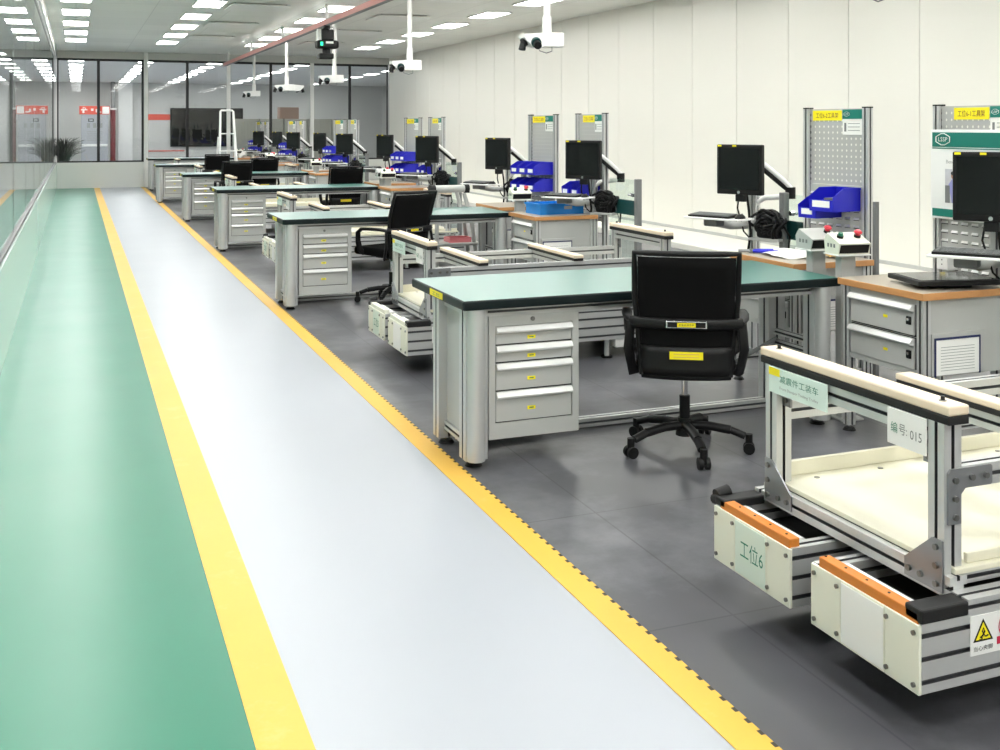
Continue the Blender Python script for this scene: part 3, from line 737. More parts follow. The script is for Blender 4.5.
# ------------------------------------------------------------------ side cabinets
def make_cabinet(label, w, d):
    t = thing('side_cabinet', label, 'cabinet', (0, 0, 0), 0, 'wood topped side cabinets')
    m = MB(); m.box(0, w, 0, d, 0.765, 0.80, 'wood', 0.003, top='woodtop'); m.build('worktop', t)
    m = MB(); m.box(0.035, w - 0.03, 0.03, d - 0.03, 0.39, 0.762, 'grey', 0.003)
    m.box(0.028, 0.036, 0.07, d - 0.03, 0.39, 0.42, 'grey'); m.box(0.028, 0.036, 0.07, d - 0.03, 0.735, 0.762, 'grey'); m.build('body', t)
    for x in (0.02, w - 0.065):
        for y in (0.02, d - 0.065):
            m = MB(); m.extr(x, x + 0.045, y, y + 0.045, 0.03, 0.765, 'z', 'alu', 1, 1); lg = m.build('leg', t)
            m = MB(); m.cyl((x + 0.022, y + 0.022, 0), (x + 0.022, y + 0.022, 0.014), 0.035, 'black', 0.025, n=14); m.cyl((x + 0.022, y + 0.022, 0.01), (x + 0.022, y + 0.022, 0.035), 0.01, 'chrome', n=10); m.build('foot', lg)
    for z0, z1 in ((0.585, 0.735), (0.42, 0.57)):
        m = MB(); m.box(0.02, 0.035, 0.085, d - 0.08, z0, z1, 'grey', 0.003); m.box(0.031, 0.034, 0.08, d - 0.075, z0 - 0.006, z1 + 0.004, 'black'); dr = m.build('drawer', t)
        m = MB(); m.prism([(0.022, z1 - 0.034), (-0.002, z1 - 0.03), (-0.006, z1 - 0.022), (0.01, z1 - 0.003), (0.022, z1 - 0.003)], 'y', 0.085, d - 0.08, 'handle'); hn = m.build('handle', dr); hn['label'] = 'bright metal grip strip'
        m = MB(); m.cbox((0.017, 0.115, (z0 + z1) / 2 - 0.005), (0.01, 0.03, 0.04), 'black', 0.003); m.cbox((0.011, 0.115, (z0 + z1) / 2), (0.004, 0.014, 0.012), 'chrome'); m.build('latch', dr)
        m = MB(); m.cbox((0.0195, d * 0.45, (z0 + z1) / 2 - 0.01), (0.002, 0.03, 0.014), 'yellow'); m.build('yellow_tag', dr)
    m = MB(); m.box(0.07, 0.40, 0.017, 0.03, 0.4, 0.6, 'grey')
    m.box(0.09, 0.36, 0.0125, 0.016, 0.40, 0.575, 'paper')
    for z in range(9): m.box(0.12, 0.33, 0.0118, 0.0126, 0.42 + z * 0.014, 0.4225 + z * 0.014, 'grey_ink')
    for a in ((0.083, 0.367, 0.57, 0.58), (0.083, 0.09, 0.395, 0.575), (0.36, 0.367, 0.395, 0.575)): m.box(a[0], a[1], 0.010, 0.016, a[2], a[3], 'navy')
    m.build('document_pocket', t)
    m = MB(); m.extr(0.065, w - 0.065, 0.03, 0.06, 0.12, 0.15, 'x', 'alu', 1, 1); m.build('bottom_rail', t)
    m = MB(); m.extr(0.065, w - 0.065, d - 0.06, d - 0.03, 0.12, 0.15, 'x', 'alu', 1, 1); m.build('bottom_rail', t)
    return t
CA0 = CB0 = None
for k in range(NST):
    la = 'wood topped drawer cabinet before the %s' % station(k)
    lb = 'wood topped drawer cabinet at the end of the %s' % station(k)
    if k == 0:
        CA0 = make_cabinet(la, 0.62, 0.62); CA0.location = (3.75, 4.03, 0)
        CB0 = make_cabinet(lb, 0.58, 0.66); CB0.location = (3.86, 5.17, 0)
    else:
        dup(CA0, (3.75, 4.03 + P * k, 0), None, la); dup(CB0, (3.86, 5.17 + P * k, 0), None, lb)

# ------------------------------------------------------------------ tool boards
def logo(m, o, right, up, w, y):
    o = Vector(o); r = Vector(right); u = Vector(up); h = w * 0.62
    pts = [o + r * (w / 2 * a) + u * (h / 2 * c) for a, c in ((-1, 0.45), (-0.25, 1), (0.25, 1), (1, 0.45), (1, -0.45), (0.25, -1), (-0.25, -1), (-1, -0.45), (-1, 0.45))]
    m.tube(pts, w * 0.035, 'white', 6, w * 0.02)
    m.text('LSSP', o, right, up, height=h * 0.38, width=w * 0.66, m='white')
def make_board(label, sign, L=0.61):
    # local: board face towards -x, from y=0 (near) to y=0.6 (far)
    t = thing('tool_board', label, 'tool board', (0, 0, 0), 0, 'perforated tool boards beside the benches')
    for y in (0, (L - 0.045)):
        m = MB(); m.extr(-0.02, 0.025, y, y + 0.045, 0.0, 1.712, 'z', 'alu', 1, 1); m.box(-0.021, 0.026, y - 0.001, y + 0.046, 1.712, 1.72, 'black'); m.build('post', t)
        m = MB(); m.box(-0.05, 0.09, y - 0.005, y + 0.05, 0, 0.03, 'alu', 0.004); m.build('base_foot', t)
    m = MB(); m.box(0, 0.006, 0.045, (L - 0.045), 1.225, 1.70, 'peg'); m.box(-0.002, 0.01, 0.045, (L - 0.045), 1.695, 1.71, 'grey'); m.build('perforated_panel', t)
    m = MB(); m.box(0, 0.006, 0.045, (L - 0.045), 0.72, 1.222, 'grey')
    for r in range(9):
        for c in range(int((L - 0.1) / 0.072)):
            y = 0.085 + c * 0.072; z = 0.76 + r * 0.05
            m.prism([(0.0, z), (-0.009, z + 0.002), (0.0, z + 0.014)], 'y', y, y + 0.045, 'handle')
            m.box(-0.001, 0.0, y, y + 0.045, z - 0.005, z, 'alu_slot')
    m.build('louvred_panel', t)
    m = MB(); m.box(-0.004, -0.0005, 0.225, 0.47, 1.635, 1.7, 'yellow'); sg = m.build('yellow_sign', t)
    m = MB(); m.text(sign, (-0.0048, 0.3475, 1.668), (0, -1, 0), (0, 0, 1), height=0.035, width=0.19, m='hydrant'); m.build('lettering', sg)
    m = MB(); m.box(-0.006, -0.0005, 0.055, 0.215, 1.545, 1.705, 'paper'); m.box(-0.0075, -0.006, 0.055, 0.215, 1.645, 1.705, 'teal')
    cd = m.build('station_card', t)
    m = MB(); logo(m, (-0.009, 0.18, 1.675), (0, -1, 0), (0, 0, 1), 0.045, 0); m.box(-0.0075, -0.006, 0.185, 0.2, 1.565, 1.62, 'grey_dk')
    for r in range(3): m.box(-0.0075, -0.006, 0.075, 0.17, 1.57 + r * 0.022, 1.574 + r * 0.022, 'grey_ink')
    m.build('card_print', cd)
    return t
BX = 4.50
boards = {}
for k in range(NST):
    for s, y0, rz in (('A', 4.13, 0.0), ('B', 5.36, -0.14)):
        n = 1 if s == 'A' else 2
        where = 'front' if s == 'A' else 'rear'
        lb = 'grey tool board with yellow sign, %s edge of the %s' % (where, station(k))
        boards[k, s] = make_board(lb, '工位%d-%d工具架' % (6 - k, n), 0.61 if s == 'A' else 0.54) if k == 0 else dup(boards[0, s], (0, 0, 0), None, lb)
        boards[k, s].location = (BX + (0.07 if s == 'B' else 0), y0 + P * k, 0); boards[k, s].rotation_euler.z = -rz * -1 if False else (0.14 if s == 'B' else 0)
# station numbers on the boards further away
for k in range(1, NST):
    for s, n in (('A', 1), ('B', 2)):
        for ch in boards[k, s].children:
            if ch.name.startswith('yellow_sign'):
                for g in ch.children:
                    m = MB(); m.text('工位%d-%d工具架' % (6 - k, n), (-0.0048, 0.3475, 1.668), (0, -1, 0), (0, 0, 1), height=0.035, width=0.19, m='hydrant')
                    q = m.build('lettering'); me = q.data; bpy.data.objects.remove(q); g.data = me

# ------------------------------------------------------------------ blue bins on the boards
def make_bin(label, w=0.15, dep=0.23, h=0.13):
    # hangs on a face looking to -x: back at x=0, mouth at x=-0.23; width along y, bottom z=0
    t = thing('storage_bin', label, 'storage bin', (0, 0, 0), 0, 'blue bins hung on the tool boards')
    th = 0.004
    prof = [(0, 0), (0, h), (-dep * 0.62, h), (-dep, h * 0.62), (-dep * 0.97, 0.0)]
    m = MB()
    m.prism(prof, 'y', 0, th, 'bin'); m.prism(prof, 'y', w - th, w, 'bin')
    m.box(-dep * 0.97, 0, th, w - th, 0, th, 'bin'); m.box(-th, 0, th, w - th, th, h, 'bin'); m.box(-dep * 0.985, -dep * 0.985 + th, th, w - th, th, h * 0.5, 'bin')
    m.box(-dep * 0.62, -0.0, -0.004, 0.0, h - 0.014, h, 'bin'); m.box(-dep * 0.62, -0.0, w, w + 0.004, h - 0.014, h, 'bin')
    m.box(-dep * 0.7, -dep * 0.2, w * 0.3, w * 0.7, th, h * 0.55, 'grey_dk')
    m.build('body', t)
    m = MB(); m.box(-dep * 0.99 - 0.002, -dep * 0.985, 0.03, w - 0.03, h * 0.18, h * 0.46, 'paper'); m.build('label_card', t)
    return t
bin0 = None
def put_bin(k, s, yl, z, lb):
    global bin0
    bd = boards[k, s]; r = bd.rotation_euler.z; c, sn = math.cos(r), math.sin(r)
    lx = -0.01
    loc = (bd.location.x + lx * c - yl * sn, bd.location.y + lx * sn + yl * c, z)
    if bin0 is None: bin0 = make_bin(lb); bin0.location = loc; bin0.rotation_euler.z = r
    else: dup(bin0, loc, r, lb)
put_bin(0, 'B', 0.22, 1.02, 'blue storage bin with a yellowish tag hung beside a larger blue bin')
bg = make_bin('large blue storage bin on the tool board above the two control boxes', 0.2, 0.24, 0.145)
bg.location = (boards[0, 'B'].location.x - 0.012 - 0.08 * math.sin(0.14), boards[0, 'B'].location.y + 0.06, 1.07); bg.rotation_euler.z = 0.14
for k in range(1, NST):
    for r, rn in ((0, 'upper'), (1, 'lower')):
        for j in range(3):
            put_bin(k, 'B', 0.06 + j * 0.165, 1.10 - r * 0.17, '%s bin, %s row, rear board at the %s' % (('right blue', 'middle blue', 'left blue')[j], rn, station(k)))
    for j in range(2):
        put_bin(k, 'A', 0.1 + j * 0.2, 0.95, '%s bin on front board at the %s' % (('right hand blue', 'left hand blue')[j], station(k)))

# ------------------------------------------------------------------ glass guard screens
def make_screen(label, L):
    t = thing('glass_screen', label, 'glass screen', (0, 0, 0), 0, 'low glass guard screens')
    m = MB(); m.box(-0.025, 0.025, 0, 0.05, 0, 1.14, 'grey_dk', 0.004); m.build('post', t)
    m = MB(); m.box(-0.1, 0.1, -0.02, 0.07, 0, 0.012, 'grey_dk', 0.004); m.build('base_plate', t)
    m = MB(); m.box(-0.005, 0.005, 0.05, L, 0.25, 1.13, 'glass_clear'); m.box(-0.0065, -0.005, 0.05, L, 0.82, 0.95, 'teal_band'); m.build('pane', t)
    m = MB(); m.cyl((0, 0.09, 1.0), (-0.03, 0.09, 1.0), 0.018, 'chrome', n=14); m.cyl((-0.025, 0.09, 1.0), (-0.025, 0.15, 1.0), 0.008, 'chrome', n=10); m.build('lock', t)
    return t
sc0 = sc1 = None
for k in range(NST):
    la = 'low glass screen with teal band before the %s' % station(k)
    lb = 'low glass screen with teal band behind the %s' % station(k)
    if k == 0: sc0 = make_screen(la, 0.55); sc0.location = (4.52, 3.54, 0)
    else: dup(sc0, (4.52, 3.54 + P * k, 0), None, la)
    if k == 0: sc1 = make_screen(lb, 0.26); sc1.location = (4.56, 6.24, 0); sc1.rotation_euler.z = PI
    else: dup(sc1, (4.56, 6.24 + P * k, 0), None, lb)
t = thing('guard_post', 'short grey post at the right edge of the tool board with blue bins', 'post', (4.52, 5.25, 0))
m = MB(); m.box(-0.014, 0.014, -0.014, 0.014, 0, 1.14, 'grey_dk', 0.003); m.build('post', t)
m = MB(); m.box(-0.06, 0.06, -0.03, 0.03, 0, 0.012, 'grey_dk', 0.004); m.build('base_plate', t)

# ------------------------------------------------------------------ monitor stands with keyboards
RYS = {'A': -0.96, 'B': -1.15}  # faces towards -x,-y
def make_stand(label, tray):
    # local: face towards -y; rotated afterwards
    t = thing('monitor_stand', label, 'monitor stand', (0, 0, 0), 0, 'monitor stands beside the benches')
    m = MB(); m.extr(-0.03, 0.03, 0.15, 0.21, 0.0, 1.12, 'z', 'alu', 1, 1); m.build('post', t)
    m = MB(); m.box(-0.06, 0.06, 0.12, 0.24, 0, 0.02, 'grey_dk', 0.004); m.build('base_plate', t)
    m = MB(); m.tube([(0, 0.18, 1.04), (0.06, 0.22, 1.09), (0.16, 0.25, 1.10), (0.24, 0.26, 1.11)], 0.03, 'white', 10, 0.02); m.cyl((0.24, 0.26, 1.09), (0.24, 0.26, 1.17), 0.036, 'black', n=14)
    m.tube([(0.24, 0.26, 1.16), (0.2, 0.22, 1.22), (0.06, 0.11, 1.37), (0.02, 0.08, 1.38)], 0.03, 'white', 10, 0.022); m.tube([(0.235, 0.245, 1.15), (0.2, 0.21, 1.19), (0.09, 0.12, 1.31)], 0.018, 'black', 8)
    m.tube([(0.02, 0.08, 1.38), (0.0, 0.07, 1.33), (0.0, 0.04, 1.31)], 0.026, 'black', 10)
    m.build('arm', t)
    z0 = 1.12
    m = MB(); m.box(-0.18, 0.18, -0.025, 0.02, z0, z0 + 0.35, 'black', 0.008); m.box(-0.1, 0.1, 0.02, 0.05, z0 + 0.09, z0 + 0.27, 'black', 0.01); m.box(-0.035, 0.035, -0.015, 0.03, z0 - 0.05, z0, 'black', 0.005)
    mo = m.build('monitor', t)
    m = MB(); m.box(-0.16, 0.16, -0.0265, -0.025, z0 + 0.035, z0 + 0.325, 'black_gloss'); m.build('screen', mo)
    m = MB(); m.cyl((0, -0.025, z0 + 0.017), (0, -0.028, z0 + 0.017), 0.011, 'chrome', n=16); m.build('badge', mo)
    for xa in (-0.17, -0.05):
        m = MB(); m.box(xa, xa + 0.03, -0.027, -0.025, z0 + 0.335, z0 + 0.347, 'yellow'); m.build('sticker', mo)
    # keyboard tray on a lower arm
    m = MB(); m.tube([(0, 0.16, 0.9), (-0.05, -0.05, 0.905), (-0.08, -0.2, 0.935)], 0.025, 'grey', 8, 0.03); m.box(-0.13, -0.02, -0.27, -0.17, 0.91, 0.962, 'grey_dk', 0.01); m.build('tray_arm', t)
    m = MB(); m.box(-0.24, 0.19, -0.35, -0.13, 0.962, 0.975, 'white', 0.004); m.build('keyboard_tray', t)
    m = MB(); m.tube([(0.02, 0.03, 1.2), (0.03, 0.06, 1.0), (0.05, 0.05, 0.85), (0.02, 0.06, 0.7), (0.04, 0.05, 0.5)], 0.009, 'black', 6); m.tube([(-0.02, 0.03, 1.2), (-0.05, 0.04, 1.02), (0.0, 0.04, 0.86), (0.06, 0.05, 0.8)], 0.006, 'black', 6); m.build('cable', t)
    return t
def make_keyboard(label):
    t = thing('keyboard', label, 'keyboard', (0, 0, 0), 0, 'keyboards on the monitor stand trays')
    m = MB(); m.prism([(-0.07, 0), (0.07, 0), (0.07, 0.022), (-0.07, 0.012)], 'x', -0.16, 0.16, 'black'); m.build('case', t)
    m = MB()
    for r in range(5):
        for c in range(14):
            x = -0.15 + c * 0.0215; y = -0.058 + r * 0.025; z = 0.0125 + (y + 0.07) / 0.14 * 0.01
            m.box(x, x + 0.018, y, y + 0.021, z - 0.001, z + 0.006, 'grey_dk')
    m.build('keys', t); return t
def make_mouse(label):
    t = thing('computer_mouse', label, 'mouse', (0, 0, 0), 0, 'mice on the monitor stand trays')
    m = MB(); n, q = 12, 8; vs = []
    for i in range(q + 1):
        a = PI / 2 * i / q
        for j in range(n):
            bb = 2 * PI * j / n; vs.append((0.03 * math.cos(a) * math.cos(bb), 0.052 * math.cos(a) * math.sin(bb), 0.03 * math.sin(a)))
    m.add(vs, [(i * n + j, i * n + (j + 1) % n, (i + 1) * n + (j + 1) % n, (i + 1) * n + j) for i in range(q) for j in range(n)] + [tuple(reversed(range(n)))], 'black', True)
    m.build('shell', t)
    m = MB(); m.cyl((-0.004, 0.025, 0.0265), (0.004, 0.025, 0.0265), 0.006, 'grey_dk', n=12); m.build('scroll_wheel', t); return t
def make_cables(label):
    t = thing('cable_bundle', label, 'cable bundle', (0, 0, 0), 0, 'black cable bundles on the monitor stands')
    rnd = random.Random(3); m = MB()
    for i in range(16):
        r = 0.03 + rnd.random() * 0.07; ph = rnd.random() * 6; tx = rnd.uniform(-0.5, 0.5); oz = rnd.uniform(-0.035, 0.03); ex = rnd.uniform(0.7, 1.4); ez = rnd.uniform(0.45, 0.8); ox = rnd.uniform(-0.03, 0.03)
        pts = [(ox + r * math.cos(a) * ex + 0.012 * math.sin(3 * a + ph), -0.02 + 0.035 * math.sin(a * 2 + ph) + tx * 0.03, 0.1 + oz + ez * r * math.sin(a) + 0.01 * math.cos(2 * a + ph)) for a in [j * 2 * PI / 18 for j in range(19)]]
        m.tube(pts, 0.011, 'black', 6)
    m.build('coil', t)
    m = MB(); m.box(-0.085, 0.09, -0.045, 0.04, 0.0, 0.085, 'black', 0.02); m.build('power_brick', t)
    m = MB(); m.tube([(0.1, 0, 0.1), (0.15, 0.01, 0.02), (0.14, 0.0, -0.12), (0.16, 0, -0.2), (0.12, -0.01, -0.27)], 0.008, 'black', 6); m.tube([(0.09, 0, 0.08), (0.13, 0.01, -0.05), (0.1, 0.0, -0.16), (0.13, 0.02, -0.24)], 0.005, 'grey_dk', 6); m.build('loose_cable', t)
    m = MB(); m.box(-0.13, 0.1, -0.06, 0.06, -0.02, 0.0, 'grey', 0.003); m.build('shelf_bracket', t)
    return t
st0 = kb0 = ms0 = cb0 = None
def R2(x, y, r): return (x * math.cos(r) - y * math.sin(r), x * math.sin(r) + y * math.cos(r))
for k in range(NST):
    for s, px, py in (('A', 4.27, 4.12), ('B', 4.33, 6.40)):
        yy = py + P * k; RY = RYS[s]
        if k == 5 and s == 'B': continue
        w = ('front', 'rear')[s == 'B']
        lb = 'black monitor on arm by %s board at the %s' % (w, station(k))
        if st0 is None: st0 = make_stand(lb, True); st0.location = (px, yy, 0); st0.rotation_euler.z = RY
        else: dup(st0, (px, yy, 0), RY, lb)
        ox, oy = R2(-0.06, -0.25, RY)
        lb = 'black keyboard on tray by %s board at the %s' % (w, station(k))
        if kb0 is None: kb0 = make_keyboard(lb); kb0.location = (px + ox, yy + oy, 0.975); kb0.rotation_euler.z = RY
        else: dup(kb0, (px + ox, yy + oy, 0.975), RY, lb)
        ox, oy = R2(0.145, -0.24, RY)
        lb = 'black mouse on tray by %s board at the %s' % (w, station(k))
        if ms0 is None: ms0 = make_mouse(lb); ms0.location = (px + ox, yy + oy, 0.975); ms0.rotation_euler.z = RY
        else: dup(ms0, (px + ox, yy + oy, 0.975), RY, lb)
        ox, oy = R2(0.17, 0.1, RY)
        lb = 'black cable bundle by %s board at the %s' % (w, station(k))
        if cb0 is None: cb0 = make_cables(lb); cb0.location = (px + ox, yy + oy, 0.82); cb0.rotation_euler.z = RY
        else: dup(cb0, (px + ox, yy + oy, 0.82), RY, lb)

# ------------------------------------------------------------------ control boxes on pedestals
def make_control(label, green):
    t = thing('control_pedestal', label, 'control box', (0, 0, 0), 0, 'push button boxes on posts')
    Z = 0.905
    m = MB(); m.box(-0.045, 0.045, -0.03, 0.03, 0.012, Z, 'grey', 0.004); m.build('post', t)
    m = MB(); m.box(-0.07, 0.07, -0.07, 0.07, 0, 0.012, 'grey', 0.003); m.build('base_plate', t)
    m = MB(); m.box(-0.1, 0.1, -0.09, 0.06, Z - 0.008, Z, 'white', 0.002); m.build('shelf_plate', t)
    m = MB(); m.prism([(-0.075, Z), (-0.095, Z + 0.06), (0.03, Z + 0.11), (0.06, Z + 0.07), (0.05, Z)], 'x', -0.095, 0.095, 'panel' if green else 'grey')
    bx_ = m.build('box', t)
    m = MB(); m.prism([(-0.0785, Z + 0.007), (-0.0945, Z + 0.053), (-0.097, Z + 0.053), (-0.081, Z + 0.007)], 'x', -0.088, 0.088, 'black')
    m.build('dark_face', bx_)
    m = MB()
    for j in range(3): m.box(-0.0965, -0.095, -0.05 + j * 0.03, -0.035 + j * 0.03, Z + 0.035, Z + 0.055, 'grey_dk')
    m.build('side_print', bx_)
    for x, c in ((-0.05, 'gbtn'), (0.055, 'red')):
        if c == 'gbtn' and not green: continue
        o = Vector((x, -0.025, Z + 0.0875)); n = Vector((0, -0.371, 0.928))
        m = MB(); m.cyl(o, o + n * 0.014, 0.018, 'black', n=16)
        if c == 'gbtn': m.cyl(o + n * 0.012, o + n * 0.028, 0.015, c, 0.013, n=18)
        else: m.cyl(o + n * 0.012, o + n * 0.026, 0.013, c, n=18); m.cyl(o + n * 0.026, o + n * 0.032, 0.021, c, 0.023, n=20); m.cyl(o + n * 0.032, o + n * 0.04, 0.023, c, 0.015, n=20)
        q = m.build('push_button', bx_); q['label'] = 'green push button' if c == 'gbtn' else 'red mushroom push button'
    return t
cp0 = cp1 = None
for k in range(NST):
    la = 'white box with green and red buttons at the %s' % station(k)
    lb = 'grey box with single red button at the %s' % station(k)
    if k == 0:
        cp0 = make_control(la, True); cp0.location = (3.925, 4.80, -0.0); cp0.rotation_euler.z = -0.12
        cp1 = make_control(lb, False); cp1.location = (3.93, 5.06, 0); cp1.rotation_euler.z = -0.02
    else:
        dup(cp0, (3.925, 4.80 + P * k, 0), None, la)
        if k % 2 == 0: dup(cp1, (3.93, 5.06 + P * k, 0), None, lb)

# ------------------------------------------------------------------ things on the first station
t = thing('notice_board', 'white notice board with teal header and worker photo on the nearest tool board', 'notice board', (4.44, 4.355, 1.09))
m = MB(); m.box(0, 0.012, -0.66, 0.36, 0, 0.49, 'white', 0.003)
m.build('frame', t)
m = MB(); m.box(-0.002, 0.0, -0.645, 0.345, 0.395, 0.475, 'teal'); m.box(-0.002, 0.0, -0.645, 0.345, 0.385, 0.39, 'teal'); m.box(-0.002, 0.0, -0.645, 0.345, 0.012, 0.055, 'teal'); m.build('teal_band', t)
m = MB(); logo(m, (-0.004, 0.265, 0.437), (0, -1, 0), (0, 0, 1), 0.1, 0); m.build('logo', t)
m = MB(); m.text('Bench 1', (-0.001, 0.2, 0.315), (0, -1, 0), (0, 0, 1), height=0.02, width=0.085, m='grey_ink'); m.build('lettering', t)
m = MB(); m.box(-0.002, 0.0, 0.05, 0.25, 0.09, 0.275, 'photo_bg')
m.add([(-0.0025, y, z) for y, z in ((0.2, 0.09), (0.225, 0.19), (0.195, 0.225), (0.17, 0.205), (0.14, 0.165), (0.15, 0.155), (0.17, 0.17), (0.165, 0.09))], [tuple(range(8))], 'lilac')
m.add([(-0.0028, 0.19 + 0.016 * math.cos(i * PI / 6), 0.24 + 0.02 * math.sin(i * PI / 6)) for i in range(12)], [tuple(range(12))], 'skin')
m.add([(-0.003, 0.19 + 0.018 * math.cos(i * PI / 6), 0.252 + 0.012 * math.sin(i * PI / 6)) for i in range(12)], [tuple(range(12))], 'dark_ink')
m.box(-0.0026, -0.002, 0.215, 0.25, 0.09, 0.185, 'grey_dk'); m.box(-0.0026, -0.002, 0.1, 0.16, 0.09, 0.15, 'grey_ink'); m.build('photo_print', t)

t = thing('touch_panel', 'large black framed touch panel lying flat on the wood topped cabinet', 'display', (4.06, 4.22, 0.80), -0.25)
m = MB(); m.box(-0.12, 0.1, -0.09, 0.09, 0, 0.02, 'black', 0.006); m.build('back_box', t)
m = MB(); m.box(-0.22, 0.22, -0.16, 0.16, 0.02, 0.045, 'black', 0.006); m.build('bezel', t)
m = MB(); m.box(-0.195, 0.195, -0.135, 0.135, 0.045, 0.0465, 'black_gloss'); m.build('screen', t)

t = thing('socket_box', 'white power socket box on the nearest tool board', 'socket box', (4.46, 4.62, 0.81))
m = MB(); m.box(-0.03, 0.035, -0.04, 0.04, 0, 0.1, 'white', 0.005); m.build('box', t)
m = MB(); m.box(-0.0315, -0.03, -0.025, 0.015, 0.085, 0.096, 'yellow'); m.build('label', t)
m = MB()
for z in (0.03, 0.055): m.cyl((-0.03, 0, z), (-0.032, 0, z), 0.004, 'grey_dk', n=8)
m.build('socket', t)

t = thing('cloth', 'crumpled white cloth on the cabinet behind the control boxes', 'cloth', (4.16, 5.52, 0.80))
def crumple(w, d, h, seed, mm, n=16):
    r = random.Random(seed); m = MB(); vs = []
    for i in range(n + 1):
        for j in range(n + 1):
            u, v = i / n * 2 - 1, j / n * 2 - 1
            e = max(0, 1 - (u * u + v * v) * 0.55)
            vs.append((u * w / 2 * (1 - 0.15 * v * v) + r.uniform(-1, 1) * 0.006, v * d / 2 * (1 - 0.12 * u * u) + r.uniform(-1, 1) * 0.006, 0.002 + h * e * (0.45 + 0.55 * abs(math.sin(3.1 * u + 1.7 * v + seed) * math.cos(2.3 * v - u + seed)))))
    m.add(vs, [(i * (n + 1) + j, (i + 1) * (n + 1) + j, (i + 1) * (n + 1) + j + 1, i * (n + 1) + j + 1) for i in range(n) for j in range(n)], mm, True)
    return m
crumple(0.42, 0.36, 0.05, 4, 'cloth').build('cloth_sheet', t)
t = thing('glove', 'tan work glove on the cabinet behind the control boxes', 'glove', (4.3, 5.3, 0.80))
m = crumple(0.13, 0.1, 0.045, 9, 'tan', 10)
for i in range(4): m.tube([(-0.045 + i * 0.03, 0.03, 0.02), (-0.05 + i * 0.032, 0.09, 0.022 - 0.004 * (i % 2)), (-0.055 + i * 0.035, 0.13, 0.012)], 0.012, 'tan', 8)
m.tube([(0.05, -0.01, 0.02), (0.09, 0.03, 0.016), (0.1, 0.06, 0.012)], 0.012, 'tan', 8)
m.build('knit', t)
t = thing('pliers', 'blue handled pliers lying on the cabinet behind the green bench', 'pliers', (3.95, 5.72, 0.803), -0.5)
for s in (-1, 1):
    m = MB(); m.tube([(0.0, 0, 0.012), (0.04, s * 0.02, 0.014), (0.12, s * 0.035, 0.013), (0.17, s * 0.028, 0.012)], 0.011, 'bin', 8); m.build('handle', t)
m = MB(); m.tube([(0.02, 0, 0.012), (-0.03, 0, 0.013), (-0.08, 0, 0.012)], 0.012, 'steel', 8, 0.01); m.cyl((0, 0, 0.0), (0, 0, 0.026), 0.016, 'steel', n=14); m.build('jaw', t)

# blue crate on the second cabinet
t = thing('plastic_crate', 'bright blue open plastic crate on the wood topped cabinet', 'crate', (4.09, 9.02, 0.80), 0.05)
m = MB(); w, d, h, th = 0.44, 0.3, 0.1, 0.008
m.box(-w / 2, w / 2, -d / 2, d / 2, 0, th, 'crate'); m.box(-w / 2, w / 2, -d / 2, -d / 2 + th, th, h, 'crate'); m.box(-w / 2, w / 2, d / 2 - th, d / 2, th, h, 'crate'); m.box(-w / 2, -w / 2 + th, -d / 2 + th, d / 2 - th, th, h, 'crate'); m.box(w / 2 - th, w / 2, -d / 2 + th, d / 2 - th, th, h, 'crate')
m.build('tub', t)
m = MB()
for a in ((-w / 2 - 0.01, w / 2 + 0.01, -d / 2 - 0.01, -d / 2), (-w / 2 - 0.01, w / 2 + 0.01, d / 2, d / 2 + 0.01), (-w / 2 - 0.01, -w / 2, -d / 2, d / 2), (w / 2, w / 2 + 0.01, -d / 2, d / 2)): m.box(*a, h - 0.02, h, 'crate')
m.build('rim', t)
m = MB(); m.box(0.02, 0.1, -d / 2 - 0.002, -d / 2, 0.045, 0.075, 'grey_ink'); m.build('label_card', t)

# push cart with bent tube handle
t = thing('push_cart', 'grey push cart with tube handle just behind the second bench with turned chair', 'push cart', (3.68, 10.75, 0))
for s in (-1, 1):
    m = MB(); m.tube([(-0.2, s * 0.12, 0.08), (-0.2, s * 0.12, 0.62), (-0.18, s * 0.12, 0.9)], 0.022, 'grey', 10); m.build('upright', t)
    m = MB(); m.tube([(0.26, s * 0.12, 0.08), (0.18, s * 0.12, 0.62), (0.1, s * 0.12, 0.9)], 0.022, 'grey', 10); m.build('upright', t)
m = MB(); m.tube([(-0.24, -0.12, 0.945), (0.12, -0.12, 0.945)], 0.04, 'grey', 14); m.cyl((0.1, -0.12, 0.945), (0.15, -0.12, 0.945), 0.046, 'black', n=14); m.cyl((-0.28, -0.12, 0.945), (-0.22, -0.12, 0.945), 0.046, 'black', n=14); m.build('push_handle', t)
m = MB(); m.box(-0.25, 0.22, -0.15, 0.17, 0.6, 0.635, 'white', 0.01); m.build('shelf', t)
m = MB(); m.box(-0.25, 0.28, -0.15, 0.17, 0.35, 0.38, 'grey', 0.01); m.build('shelf', t)
for x, y in ((-0.2, -0.12), (-0.2, 0.12), (0.26, -0.12), (0.26, 0.12)):
    m = MB(); m.cyl((x, y - 0.015, 0.04), (x, y + 0.015, 0.04), 0.04, 'rubber', n=16); m.box(x - 0.02, x + 0.02, y - 0.02, y + 0.02, 0.05, 0.09, 'grey_dk'); m.build('caster', t)
t = thing('tool_tray', 'pinkish red tray on the lower shelf of the push cart', 'tray', (3.75, 10.75, 0.38))
m = MB(); m.box(-0.12, 0.12, -0.1, 0.1, 0, 0.01, 'rose'); m.box(-0.12, 0.12, -0.1, -0.09, 0.01, 0.05, 'rose'); m.box(-0.12, 0.12, 0.09, 0.1, 0.01, 0.05, 'rose'); m.box(-0.12, -0.11, -0.09, 0.09, 0.01, 0.05, 'rose'); m.box(0.11, 0.12, -0.09, 0.09, 0.01, 0.05, 'rose'); m.build('tub', t)

